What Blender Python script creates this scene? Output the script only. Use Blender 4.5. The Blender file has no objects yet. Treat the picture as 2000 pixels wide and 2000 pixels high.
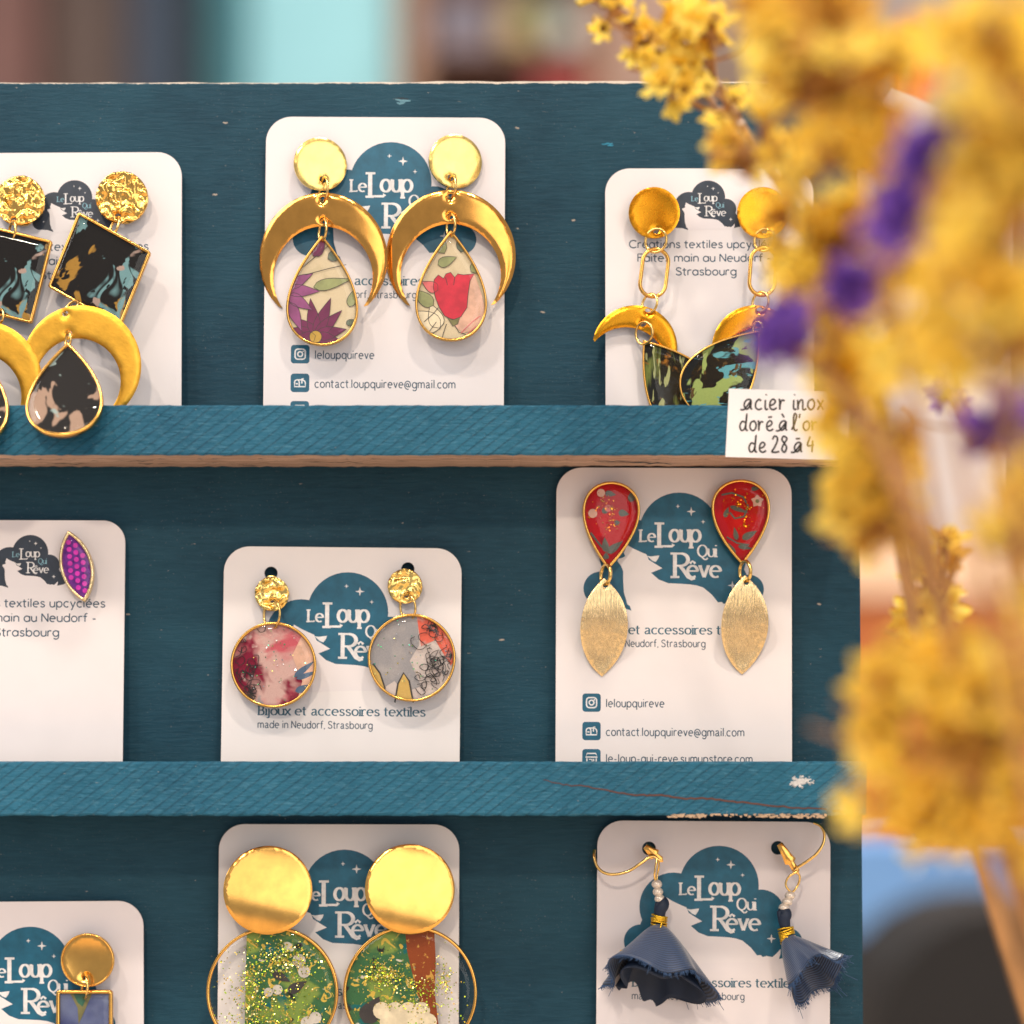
import bpy, bmesh, math, random
from mathutils import Vector, Matrix, Euler
from mathutils.geometry import delaunay_2d_cdt
R = math.radians
random.seed(7)
scn = bpy.context.scene
COL = scn.collection

# ------------------------------------------------------------------ camera, light, exposure
D = 0.50                      # camera to display board, metres
W = 0.236                     # width of the view on the board
S = W / 2000.0                # metres per measured unit on the board
ZC = (1000 - 1428) * S        # camera height
cam_d = bpy.data.cameras.new('camera'); cam = bpy.data.objects.new('camera', cam_d); COL.objects.link(cam)
cam.location = (0, -D, ZC); cam.rotation_euler = (R(90), 0, 0)
cam_d.sensor_width = 36; cam_d.lens = 36 * D / W
cam_d.shift_y = -ZC / W
cam_d.clip_start = 0.01; cam_d.clip_end = 30
cam_d.dof.use_dof = True; cam_d.dof.focus_distance = D - 0.010
cam_d.dof.aperture_fstop = 4.7
scn.camera = cam
world = bpy.data.worlds.new('World'); scn.world = world; world.use_nodes = True
bgn = world.node_tree.nodes['Background']
bgn.inputs[0].default_value = (0.94, 0.93, 1.0, 1); bgn.inputs[1].default_value = 0.36
def lamp(name, az, el, dist, power, size, col, target=(0, 0, 0)):
    d = bpy.data.lights.new(name, 'AREA'); d.shape = 'DISK'; d.size = size; d.energy = power; d.color = col
    o = bpy.data.objects.new(name, d); COL.objects.link(o)
    v = Vector((math.sin(R(az)) * math.cos(R(el)), -math.cos(R(az)) * math.cos(R(el)), math.sin(R(el))))
    o.location = Vector(target) + v * dist
    o.rotation_euler = (-v).to_track_quat('-Z', 'Y').to_euler()
    return o
lamp('spot_or_backlight', -12, 33, 2.2, 11, 0.12, (1.0, 0.84, 0.66))
lamp('spot_or_backlight', 22, 58, 2.2, 15, 0.12, (1.0, 0.86, 0.70))
lamp('spot_or_backlight', -38, 55, 2.3, 13, 0.14, (1.0, 0.88, 0.76))
lamp('side_fill_light', -70, 40, 2.2, 23, 1.4, (1.0, 0.95, 0.90))  # unseen soft light, added for fill and varied reflections in the metal
far = lamp('background_fill_light', 0, 0, 1, 9, 0.6, (1.0, 0.96, 0.92)); far.location = (0.1, 1.0, 1.2); far.rotation_euler = (Vector((0, 1.4, -1.1))).to_track_quat('-Z', 'Y').to_euler()  # added light that brightens the far background, its source unseen
lamp('spot_or_backlight', 150, 40, 1.6, 26, 0.25, (1.0, 0.94, 0.84), (0.11, -0.14, -0.02))  # added backlight, makes the petals glow without touching the cards
lamp('front_fill_light', 24, 9, 2.6, 20, 2.1, (1.0, 0.95, 0.89))  # large unseen fill, added in front for reflections in the gold
scn.view_settings.view_transform = 'Standard'; scn.view_settings.look = 'None'
scn.view_settings.exposure = 0.17; scn.view_settings.gamma = 1.0
scn.render.engine = 'CYCLES'
scn.cycles.use_denoising = True
scn.cycles.max_bounces = 8; scn.cycles.transparent_max_bounces = 24
scn.cycles.caustics_reflective = False; scn.cycles.caustics_refractive = False

# ------------------------------------------------------------------ placing helpers
def P(px, py, t):             # t metres in front of the board face
    k = (D - t) / D
    return Vector(((px - 1000) * S * k, -t, ZC + ((1000 - py) * S - ZC) * k))
def K(t): return S * (D - t) / D
MM = 0.001

# ------------------------------------------------------------------ material helpers
def lin(c):
    f = lambda v: v / 12.92 if v <= 0.04045 else ((v + 0.055) / 1.055) ** 2.4
    return tuple(f(v / 255.0) for v in c) + (1,)
class NT:
    def __init__(s, name):
        s.m = bpy.data.materials.new(name); s.m.use_nodes = True
        s.t = s.m.node_tree; s.n = s.t.nodes; s.l = s.t.links
        s.b = s.n['Principled BSDF']; s.out = s.n['Material Output']
    def new(s, typ, **kw):
        n = s.n.new(typ)
        for k, v in kw.items(): setattr(n, k, v)
        return n
    def link(s, a, b): s.l.new(a, b)
    def coords(s, scale=(1, 1, 1), rot=(0, 0, 0), loc=(0, 0, 0), kind='Object'):
        tc = s.new('ShaderNodeTexCoord'); mp = s.new('ShaderNodeMapping')
        mp.inputs['Scale'].default_value = scale; mp.inputs['Rotation'].default_value = rot; mp.inputs['Location'].default_value = loc
        s.link(tc.outputs[kind], mp.inputs['Vector']); return mp.outputs['Vector']
    def noise(s, vec, scale, detail=3, rough=0.5, dist=0.0):
        n = s.new('ShaderNodeTexNoise'); n.inputs['Scale'].default_value = scale; n.inputs['Detail'].default_value = detail
        n.inputs['Roughness'].default_value = rough; n.inputs['Distortion'].default_value = dist
        s.link(vec, n.inputs['Vector']); return n.outputs['Fac']
    def ramp(s, fac, stops, interp='LINEAR'):
        r = s.new('ShaderNodeValToRGB'); r.color_ramp.interpolation = interp
        e = r.color_ramp.elements
        while len(e) < len(stops): e.new(0.5)
        for el, (p, c) in zip(e, stops):
            el.position = p; el.color = c if len(c) == 4 else tuple(c) + (1,)
        s.link(fac, r.inputs['Fac']); return r.outputs['Color']
    def mix(s, fac, a, b, blend='MIX'):
        m = s.new('ShaderNodeMix', data_type='RGBA', blend_type=blend)
        for sock, v in ((m.inputs[0], fac), (m.inputs[6], a), (m.inputs[7], b)):
            if hasattr(v, 'is_linked'): s.link(v, sock)
            else: sock.default_value = v
        return m.outputs[2]
    def math(s, op, a, b=0.0):
        m = s.new('ShaderNodeMath', operation=op)
        for sock, v in ((m.inputs[0], a), (m.inputs[1], b)):
            if hasattr(v, 'is_linked'): s.link(v, sock)
            else: sock.default_value = v
        return m.outputs[0]
    def bump(s, h, strength, dist):
        b = s.new('ShaderNodeBump'); b.inputs['Strength'].default_value = strength; b.inputs['Distance'].default_value = dist
        s.link(h, b.inputs['Height']); s.link(b.outputs['Normal'], s.b.inputs['Normal']); return b
    def set(s, **kw):
        for k, v in kw.items():
            i = s.b.inputs[k.replace('_', ' ')]
            if hasattr(v, 'is_linked'): s.link(v, i)
            else: i.default_value = v
BLK, WHT = (0, 0, 0, 1), (1, 1, 1, 1)
def simple(name, col, rough=0.5, metal=0.0, var=0.12, scale=400, bump=0.0, spec=0.5):
    m = NT(name); v = m.coords()
    n = m.noise(v, scale, 4)
    c1 = tuple(max(0, x * (1 - var)) for x in col[:3]) + (1,); c2 = tuple(min(1, x * (1 + var)) for x in col[:3]) + (1,)
    m.set(Base_Color=m.ramp(n, [(0.3, c1), (0.7, c2)]), Roughness=rough, Metallic=metal)
    m.b.inputs['Specular IOR Level'].default_value = spec
    if bump: m.bump(n, bump, 0.0004)
    return m.m
def layered(name, base, layers, rough=0.45, coat=0.0):
    """layers: (scale, threshold, softness, colour, offset, distortion[, xyz stretch])"""
    m = NT(name); col = base
    for L in layers:
        sc, th, so, c, off, dist = L[:6]; st = L[6] if len(L) > 6 else (1, 1, 1)
        f = m.noise(m.coords(loc=(off, off * 1.7, off * .6), scale=st), sc, 3, .5, dist)
        col = m.mix(m.ramp(f, [(th, BLK), (min(.999, th + so), WHT)]), col, c)
    weave = m.noise(m.coords(), 9000, 1)
    col = m.mix(.12, col, m.ramp(weave, [(.3, BLK), (.7, WHT)]), 'OVERLAY')
    m.set(Base_Color=col, Roughness=rough)
    m.b.inputs['Coat Weight'].default_value = coat; m.b.inputs['Specular IOR Level'].default_value = .12
    return m.m

def mat_paint(name, base_a, base_b, saw, wear_top=None):
    m = NT(name)
    v = m.coords()
    big = m.noise(m.coords(scale=(1, 1, 1)), 22, 4, .6)
    st = m.noise(m.coords(scale=(1, 6, 9)), 160, 6, .65, .6)
    col = m.mix(m.ramp(big, [(.32, BLK), (.68, WHT)]), base_a, base_b)
    col = m.mix(m.math('MULTIPLY', m.ramp(st, [(.35, BLK), (.75, WHT)]), .32), col, tuple(min(1, x * 1.55 + .012) for x in base_b[:3]) + (1,))
    sp = m.noise(m.coords(scale=(1, 1, 1.7)), 1900, 2, .6)
    msk = m.noise(m.coords(), 55, 3)
    spk = m.math('MULTIPLY', m.ramp(sp, [(.66, BLK), (.74, WHT)]), m.ramp(msk, [(.40, BLK), (.65, WHT)]))
    col = m.mix(m.math('MULTIPLY', spk, .55), col, lin((176, 168, 158)))
    sp2 = m.noise(m.coords(scale=(1, 1, 3.2), loc=(3, 1, 2)), 520, 3, .6)
    col = m.mix(m.math('MULTIPLY', m.ramp(sp2, [(.705, BLK), (.735, WHT)]), .65), col, lin((190, 178, 165)))
    h = st
    if saw:
        wv = m.new('ShaderNodeTexWave', wave_type='BANDS', bands_direction='X', wave_profile='SAW')
        wv.inputs['Scale'].default_value = 170; wv.inputs['Distortion'].default_value = 1.1
        wv.inputs['Detail'].default_value = 1.5; wv.inputs['Detail Scale'].default_value = .35; wv.inputs['Detail Roughness'].default_value = .65
        m.link(m.coords(rot=(0, R(-52), 0)), wv.inputs['Vector'])
        gr = m.noise(m.coords(scale=(1, 4, 7)), 330, 5, .7, .5)
        dents = m.ramp(m.noise(m.coords(scale=(1, 1, 2.0), loc=(1, 0, 4)), 260, 3), [(.30, BLK), (.42, WHT)])
        fade = m.math('MULTIPLY', m.ramp(m.noise(m.coords(loc=(7, 2, 1)), 60, 2), [(.25, (.4, .4, .4, 1)), (.7, WHT)]), m.ramp(m.noise(m.coords(scale=(1, 1, 1.5), loc=(2, 5, 1)), 420, 3), [(.36, (.5, .5, .5, 1)), (.55, WHT)]))
        h = m.math('ADD', m.math('MULTIPLY', m.math('MULTIPLY', wv.outputs['Fac'], fade), 1.1), m.math('MULTIPLY', gr, .7))
        h = m.math('ADD', h, m.math('MULTIPLY', dents, .35))
        groove = m.ramp(wv.outputs['Fac'], [(0.0, WHT), (.26, BLK)])
        col = m.mix(m.math('MULTIPLY', m.math('MULTIPLY', groove, fade), .9), col, tuple(x * .40 for x in base_a[:3]) + (1,))
        col = m.mix(m.math('MULTIPLY', m.ramp(gr, [(.52, BLK), (.75, WHT)]), .42), col, lin((104, 158, 180)))
        m.bump(h, .9, .00045)
    else:
        fine = m.noise(m.coords(scale=(1, 4, 6)), 600, 4, .7)
        h = m.math('ADD', st, m.math('MULTIPLY', fine, .5))
        m.bump(h, .5, .0003)
    if wear_top is not None:
        sep = m.new('ShaderNodeSeparateXYZ'); m.link(v, sep.inputs[0])
        wob = m.noise(m.coords(scale=(1, 1, .2)), 210, 5, .7)
        e = m.math('ADD', sep.outputs['Z'], m.math('MULTIPLY', m.math('SUBTRACT', wob, .5), .0016))
        mk = m.math('GREATER_THAN', e, wear_top)
        col = m.mix(mk, col, m.mix(wob, lin((176, 158, 138)), lin((225, 214, 200))))
    m.set(Base_Color=col, Roughness=.52); m.b.inputs['Specular IOR Level'].default_value = .22
    return m.m
TEAL_A, TEAL_B = lin((10, 50, 67)), lin((27, 70, 87))
M = {}
M['panel'] = mat_paint('painted_panel', TEAL_A, TEAL_B, False, wear_top=-0.00045)
M['lip'] = mat_paint('painted_sawn_wood', lin((14, 74, 99)), lin((34, 99, 125)), True)
def raw_wood():
    m = NT('raw_wood')
    n = m.noise(m.coords(scale=(1, 8, 8)), 60, 6, .65, .4)
    p = m.noise(m.coords(scale=(1, 2, 2)), 150, 5, .7)
    e = m.noise(m.coords(scale=(1, 3, 3), loc=(4, 1, 1)), 45, 5, .75, .6)
    col = m.ramp(n, [(.3, lin((170, 134, 114))), (.7, lin((222, 190, 168)))])
    col = m.mix(m.ramp(p, [(.64, BLK), (.70, WHT)]), col, lin((30, 55, 66)))
    col = m.mix(m.ramp(e, [(.60, BLK), (.66, WHT)]), col, lin((48, 58, 62)))
    m.set(Base_Color=col, Roughness=.8); m.bump(n, .6, .0004)
    return m.m
M['raw'] = raw_wood()
M['tan_chip'] = simple('splintered_wood', lin((205, 178, 150)), .8)
M['crack'] = simple('bare_crack', lin((92, 58, 48)), .8)
M['smudge'] = simple('white_paint_smear', lin((205, 205, 205)), .7, var=.25, scale=900)
def paper(name, c):
    m = NT(name)
    n = m.noise(m.coords(), 2600, 3, .6); s = m.noise(m.coords(), 90, 3)
    col = m.mix(m.ramp(s, [(.35, BLK), (.75, WHT)]), c, tuple(x * .965 for x in c[:3]) + (1,))
    oi = m.new('ShaderNodeObjectInfo'); col = m.mix(m.math('MULTIPLY', oi.outputs['Random'], .8), col, m.mix(1.0, col, lin((243, 240, 246)), 'MULTIPLY')); d = m.noise(m.coords(loc=(2, 3, 1)), 700, 2)
    col = m.mix(m.math('MULTIPLY', m.ramp(d, [(.765, BLK), (.80, WHT)]), .35), col, lin((150, 140, 135)))
    m.set(Base_Color=col, Roughness=.48); m.bump(n, .12, .00008)
    return m.m
M['card'] = paper('card_stock', lin((236, 230, 228)))
M['tag_paper'] = paper('tag_paper', lin((242, 240, 240)))
def ink(name, c, spots=0.0):
    m = NT(name)
    n = m.noise(m.coords(), 1500, 3, .7); sh_n = m.noise(m.coords(loc=(3, 1, 2)), 330, 3, .6)
    col = m.mix(m.ramp(sh_n, [(.35, BLK), (.7, WHT)]), tuple(x * .80 for x in c[:3]) + (1,), tuple(min(1, x * 1.14 + .004) for x in c[:3]) + (1,))
    if spots:
        col = m.mix(m.math('MULTIPLY', m.ramp(n, [(.69, BLK), (.74, WHT)]), spots), col, lin((190, 205, 210)))
    m.set(Base_Color=col, Roughness=.45); return m.m
M['ink_teal'] = ink('teal_ink', lin((8, 92, 120)), .35)
M['ink_navy'] = ink('navy_ink', lin((38, 50, 66)), .15)
M['ink_text'] = ink('slate_text_ink', lin((58, 84, 104)))
M['ink_caption'] = ink('teal_text_ink', lin((28, 92, 115)))
M['ink_pale'] = ink('pale_lettering', lin((228, 226, 226)))
M['ink_pale_blue'] = ink('pale_blue_lettering', lin((128, 176, 192)))
M['pen'] = ink('black_pen', lin((38, 34, 36)))
M['hole'] = simple('hole_shade', lin((16, 22, 24)), .9)

def gold(name, col, rough, bump=None, bscale=300, stretch=(1, 1, 1), var=.1, bdist=.0002):
    m = NT(name)
    n = m.noise(m.coords(), 260, 3)
    a = tuple(x * (1 - var) for x in col[:3]) + (1,); b = tuple(min(1, x * (1 + var)) for x in col[:3]) + (1,)
    sm = m.noise(m.coords(scale=stretch), bscale, 4, .6)
    m.set(Base_Color=m.ramp(n, [(.3, a), (.7, b)]), Metallic=1.0, Roughness=m.ramp(m.noise(m.coords(loc=(1, 1, 1)), 500, 4), [(.3, (rough * .9,) * 3), (.75, (min(1, rough * 1.12),) * 3)]))
    if bump: m.bump(sm, bump, bdist)
    return m.m
G1 = lin((250, 212, 128))
M['gold_pale'] = gold('polished_pale_gold', lin((250, 212, 126)), .24)
M['gold'] = gold('polished_gold', lin((242, 186, 98)), .20)
M['gold_copper'] = gold('warm_polished_gold', lin((240, 174, 86)), .17)
M['gold_deep'] = gold('deep_polished_gold', lin((226, 158, 40)), .27)
M['gold_satin'] = gold('satin_gold', lin((232, 176, 66)), .42, .15, 1500)
M['gold_hammer'] = gold('hammered_gold', lin((246, 196, 104)), .20)
M['gold_brush'] = gold('brushed_gold', lin((246, 218, 166)), .24, 1.0, 420, (5, 5, .45), bdist=.00020)
M['wire'] = gold('gold_wire', lin((250, 205, 125)), .2)
M['thread_gold'] = gold('gold_thread', lin((235, 190, 60)), .35, .8, 3000)
M['pearl'] = simple('pearl_bead', lin((232, 220, 206)), .22, 0.35, .05, 300)

def clear_resin():
    m = NT('clear_resin')
    tr = m.new('ShaderNodeBsdfTransparent'); gl = m.new('ShaderNodeBsdfGlossy'); gl.inputs['Roughness'].default_value = .04
    fr = m.new('ShaderNodeFresnel'); fr.inputs['IOR'].default_value = 1.4
    tr.inputs['Color'].default_value = (.97, .965, .95, 1)
    mx = m.new('ShaderNodeMixShader'); ge = m.new('ShaderNodeNewGeometry'); m.link(m.math('MULTIPLY', fr.outputs[0], m.math('SUBTRACT', 1.0, ge.outputs['Backfacing'])), mx.inputs[0]); m.link(tr.outputs[0], mx.inputs[1]); m.link(gl.outputs[0], mx.inputs[2])
    m.link(mx.outputs[0], m.out.inputs['Surface']); return m.m
M['resin'] = clear_resin()

# ------------------------------------------------------------------ mesh builder
class MB:
    """geometry in board units around one origin: x right, y down, w towards the viewer"""
    def __init__(s, px=0, py=0, t=0.0, k=None, ws=1.0):
        s.ws = ws
        s.o = (px, py, t); s.k = K(t) if k is None else k
        s.v = []; s.f = []; s.mi = []; s.sm = []
    def add(s, vs, fs, smooth=False, mi=0):
        b = len(s.v); s.v += [tuple(v) for v in vs]
        for f in fs:
            s.f.append([i + b for i in f]); s.mi.append(mi); s.sm.append(smooth)
    def build(s, name, mats, parent=None, root=None, rot=None):
        me = bpy.data.meshes.new(name)
        k = s.k
        me.from_pydata([(x * k, -w * k * s.ws, -y * k) for x, y, w in s.v], [], s.f)
        for m in (mats if isinstance(mats, (list, tuple)) else [mats]): me.materials.append(m)
        me.polygons.foreach_set('material_index', s.mi); me.polygons.foreach_set('use_smooth', s.sm)
        me.update()
        o = bpy.data.objects.new(name, me); COL.objects.link(o)
        if root is None or root == 'world': o.location = P(*s.o)
        elif root == 'local': pass
        else: o.location = P(*s.o) - Vector(root)
        if rot: o.rotation_euler = rot
        if parent: o.parent = parent
        return o
def tag(o, label, cat, group=None, kind=None):
    o['label'] = label; o['category'] = cat
    if group: o['group'] = group
    if kind: o['kind'] = kind
    return o
def empty(name, px, py, t):
    o = bpy.data.objects.new(name, None); COL.objects.link(o); o.location = P(px, py, t); o.empty_display_size = .005
    return o

# ---- outlines (board units)
def circle(r, n=48, cx=0, cy=0): return [(cx + r * math.cos(2 * math.pi * i / n), cy + r * math.sin(2 * math.pi * i / n)) for i in range(n)]
def drop(w, h, n=64):
    out = []
    for i in range(n):
        th = 2 * math.pi * i / n
        out.append((w / 2 * math.sin(th) * abs(math.sin(th / 2)) / .7698, h * (1 - math.cos(th)) / 2))
    return out
def marquise(w, h, n=40):
    a, b = w / 2, h / 2; r = (a * a + b * b) / (2 * a); c = r - a; A = math.asin(min(1, b / r)); out = []
    for i in range(n): 
        th = -A + 2 * A * i / n; out.append((r * math.cos(th) - c, r * math.sin(th) + b))
    for i in range(n):
        th = -A + 2 * A * i / n; out.append((-(r * math.cos(th) - c), -r * math.sin(th) + b))
    return out
def rrect(x0, y0, x1, y1, r, n=8, corners=(1, 1, 1, 1)):
    out = []
    for (cx, cy, a0), on in zip(((x0, y0, 180), (x1, y0, 270), (x1, y1, 0), (x0, y1, 90)), corners):
        sx = 1 if cx == x0 else -1; sy = 1 if cy == y0 else -1
        if not on: out.append((cx, cy)); continue
        for i in range(n + 1):
            a = R(a0 + 90 * i / n); out.append((cx + sx * r + r * math.cos(a), cy + sy * r + r * math.sin(a)))
    return out
def crescent(Ro, ci, Ri, n=60):
    """outer circle at the origin, inner circle centre (0,ci); tips point down"""
    a = (ci * ci + Ro * Ro - Ri * Ri) / (2 * ci); hw = math.sqrt(max(1, Ro * Ro - a * a))
    ao = math.atan2(a, hw); ai = math.atan2(a - ci, hw); out = []
    for i in range(2, n - 1):
        th = ao - (math.pi + 2 * ao) * i / n; out.append((Ro * math.cos(th), Ro * math.sin(th)))
    for i in range(2, n - 1):
        th = (math.pi - ai) + (math.pi + 2 * ai) * i / n; out.append((Ri * math.cos(th), ci + Ri * math.sin(th)))
    return out
def rot2(pts, deg, cx=0, cy=0):
    c, s_ = math.cos(R(deg)), math.sin(R(deg))
    return [(cx + (x - cx) * c - (y - cy) * s_, cy + (x - cx) * s_ + (y - cy) * c) for x, y in pts]
def shift(pts, dx, dy): return [(x + dx, y + dy) for x, y in pts]
def inside(p, poly):
    x, y = p; r = False; j = len(poly) - 1
    for i in range(len(poly)):
        xi, yi = poly[i]; xj, yj = poly[j]
        if (yi > y) != (yj > y) and x < (xj - xi) * (y - yi) / (yj - yi) + xi: r = not r
        j = i
    return r
def segd(p, a, b):
    dx, dy = b[0] - a[0], b[1] - a[1]; L = dx * dx + dy * dy
    t = 0 if L == 0 else max(0, min(1, ((p[0] - a[0]) * dx + (p[1] - a[1]) * dy) / L))
    return math.hypot(p[0] - a[0] - t * dx, p[1] - a[1] - t * dy)
def bdist(p, loops):
    return min(segd(p, l[i - 1], l[i]) for l in loops for i in range(len(l)))

def tri(outline, holes=(), step=0):
    loops = [outline] + list(holes); vs = []; es = []
    for l in loops:
        b = len(vs); vs += [Vector(p) for p in l]; es += [(b + i, b + (i + 1) % len(l)) for i in range(len(l))]
    if step:
        xs = [p[0] for p in outline]; ys = [p[1] for p in outline]
        y = min(ys); r = 0
        while y < max(ys):
            x = min(xs) + (step / 2 if r % 2 else 0)
            while x < max(xs):
                if inside((x, y), outline) and not any(inside((x, y), h) for h in holes) and bdist((x, y), loops) > step * .45:
                    vs.append(Vector((x, y)))
                x += step
            y += step * .87; r += 1
    v, e, f, _, _, _ = delaunay_2d_cdt(vs, es, [], 1, 1e-4)
    v = [(p.x, p.y) for p in v]; out = []
    for q in f:
        c = (sum(v[i][0] for i in q) / len(q), sum(v[i][1] for i in q) / len(q))
        if inside(c, outline) and not any(inside(c, h) for h in holes):
            a = sum(v[q[i - 1]][0] * v[q[i]][1] - v[q[i]][0] * v[q[i - 1]][1] for i in range(len(q)))
            out.append(list(q) if a < 0 else list(q)[::-1])
    return v, out, loops
def plate(mb, outline, thick, holes=(), step=0, zf=None, w0=0.0, mi=0, smooth=True, edge_r=0.0):
    """a plate with its front surface at w0 + zf, a real back and side walls; edge_r rounds the rim"""
    v, f, loops = tri(outline, holes, step)
    def z(x, y):
        d = bdist((x, y), loops) if (edge_r or zf) else 0
        h = zf(x, y, d) if zf else 0.0
        if edge_r and d < edge_r: h -= edge_r * (1 - math.sqrt(max(0, 1 - (1 - d / edge_r) ** 2)))
        return h
    zs = [z(*p) for p in v]
    mb.add([(p[0], p[1], w0 + h) for p, h in zip(v, zs)], f, smooth, mi)
    if thick > 0:
        mb.add([(p[0], p[1], w0 + h - thick) for p, h in zip(v, zs)], [q[::-1] for q in f], smooth, mi)
        cnt = {}
        for q in f:
            for i in range(len(q)):
                a, b = q[i], q[(i + 1) % len(q)]; key = (min(a, b), max(a, b)); cnt.setdefault(key, []).append((a, b))
        sv = []; sf = []
        for kx, l in cnt.items():
            if len(l) == 1:
                a, b = l[0]; o = len(sv)
                sv += [(v[a][0], v[a][1], w0 + zs[a]), (v[b][0], v[b][1], w0 + zs[b]), (v[b][0], v[b][1], w0 + zs[b] - thick), (v[a][0], v[a][1], w0 + zs[a] - thick)]
                sf.append((o + 1, o, o + 3, o + 2))
        mb.add(sv, sf, False, mi)
def tube(mb, pts, r, n=8, closed=False, mi=0, caps=True):
    pts = [Vector(p) for p in pts]; N = len(pts)
    rs = r if isinstance(r, (list, tuple)) else [r] * N
    T = []
    for i in range(N):
        a = pts[(i - 1) % N] if (closed or i > 0) else pts[i]; b = pts[(i + 1) % N] if (closed or i < N - 1) else pts[i]
        T.append((b - a).normalized())
    u = T[0].orthogonal().normalized(); vs = []; fs = []
    for i in range(N):
        u = (u - T[i] * u.dot(T[i])); u = u.normalized() if u.length > 1e-6 else T[i].orthogonal().normalized()
        w = T[i].cross(u)
        for j in range(n):
            a = 2 * math.pi * j / n; vs.append(pts[i] + (u * math.cos(a) + w * math.sin(a)) * rs[i])
    for i in range(N if closed else N - 1):
        for j in range(n):
            a = i * n + j; b = i * n + (j + 1) % n; c = ((i + 1) % N) * n + (j + 1) % n; d = ((i + 1) % N) * n + j
            fs.append((a, d, c, b))
    mb.add(vs, fs, True, mi)
    if caps and not closed:
        mb.add(vs[:n], [list(range(n))], False, mi); mb.add(vs[-n:], [list(range(n))[::-1]], False, mi)
def catmull(pts, n=8):
    pts = [Vector(p) for p in pts]; q = [pts[0] * 2 - pts[1]] + pts + [pts[-1] * 2 - pts[-2]]; out = []
    for i in range(1, len(q) - 2):
        p0, p1, p2, p3 = q[i - 1:i + 3]
        for j in range(n):
            t = j / n
            out.append(.5 * ((2 * p1) + (p2 - p0) * t + (2 * p0 - 5 * p1 + 4 * p2 - p3) * t * t + (3 * p1 - p0 - 3 * p2 + p3) * t ** 3))
    out.append(pts[-1]); return out
def onorm(outline):
    n = len(outline); out = []
    area = sum(outline[i - 1][0] * outline[i][1] - outline[i][0] * outline[i - 1][1] for i in range(n))
    sg = 1 if area > 0 else -1
    for i in range(n):
        ax, ay = outline[i - 1]; bx, by = outline[i]; cx, cy = outline[(i + 1) % n]
        n1 = Vector((by - ay, -(bx - ax))); n2 = Vector((cy - by, -(cx - bx)))
        n1.normalize(); n2.normalize(); m = n1 + n2
        m = m / max(.35, m.dot(n1)) if m.length > 1e-6 else n1
        out.append(m * sg)
    return out
def band(mb, outline, prof, mi=0, smooth=True):
    """sweeps a closed cross-section (outward offset, w) round a closed outline"""
    nm = onorm(outline); n = len(outline); m = len(prof); vs = []; fs = []
    for p, q in zip(outline, nm):
        for o, w in prof: vs.append((p[0] + q[0] * o, p[1] + q[1] * o, w))
    for i in range(n):
        for j in range(m):
            fs.append((i * m + j, i * m + (j + 1) % m, ((i + 1) % n) * m + (j + 1) % m, ((i + 1) % n) * m + j))
    mb.add(vs, fs, smooth, mi)
def box(mb, x0, y0, w0, x1, y1, w1, mi=0):
    vs = [(x, y, w) for x in (x0, x1) for y in (y0, y1) for w in (w0, w1)]
    mb.add(vs, [(0, 1, 3, 2), (4, 6, 7, 5), (0, 4, 5, 1), (2, 3, 7, 6), (0, 2, 6, 4), (1, 5, 7, 3)], False, mi)
def ribbon(mb, pts, wd, w, contrast=0.0, mi=0, taper=False):
    n = len(pts)
    if n < 2: return
    vs = []; fs = []
    for i, p in enumerate(pts):
        a = pts[max(0, i - 1)]; b = pts[min(n - 1, i + 1)]
        if i == n - 1 and pts[0] == pts[-1]: b = pts[1]
        if i == 0 and pts[0] == pts[-1]: a = pts[-2]
        d = Vector((b[0] - a[0], b[1] - a[1])); d = d.normalized() if d.length else Vector((1, 0))
        q = wd * ((1 - contrast) + contrast * abs(d.y)) / 2
        if taper: q *= .35 + .65 * math.sin(math.pi * (i + .5) / n)
        vs += [(p[0] - d.y * q, p[1] + d.x * q, w), (p[0] + d.y * q, p[1] - d.x * q, w)]
    for i in range(n - 1): fs.append((2 * i, 2 * i + 1, 2 * i + 3, 2 * i + 2))
    mb.add(vs, fs, False, mi)
def flat(mb, outline, w, mi=0):
    v, f, _ = tri(outline); mb.add([(p[0], p[1], w) for p in v], f, False, mi)

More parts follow.
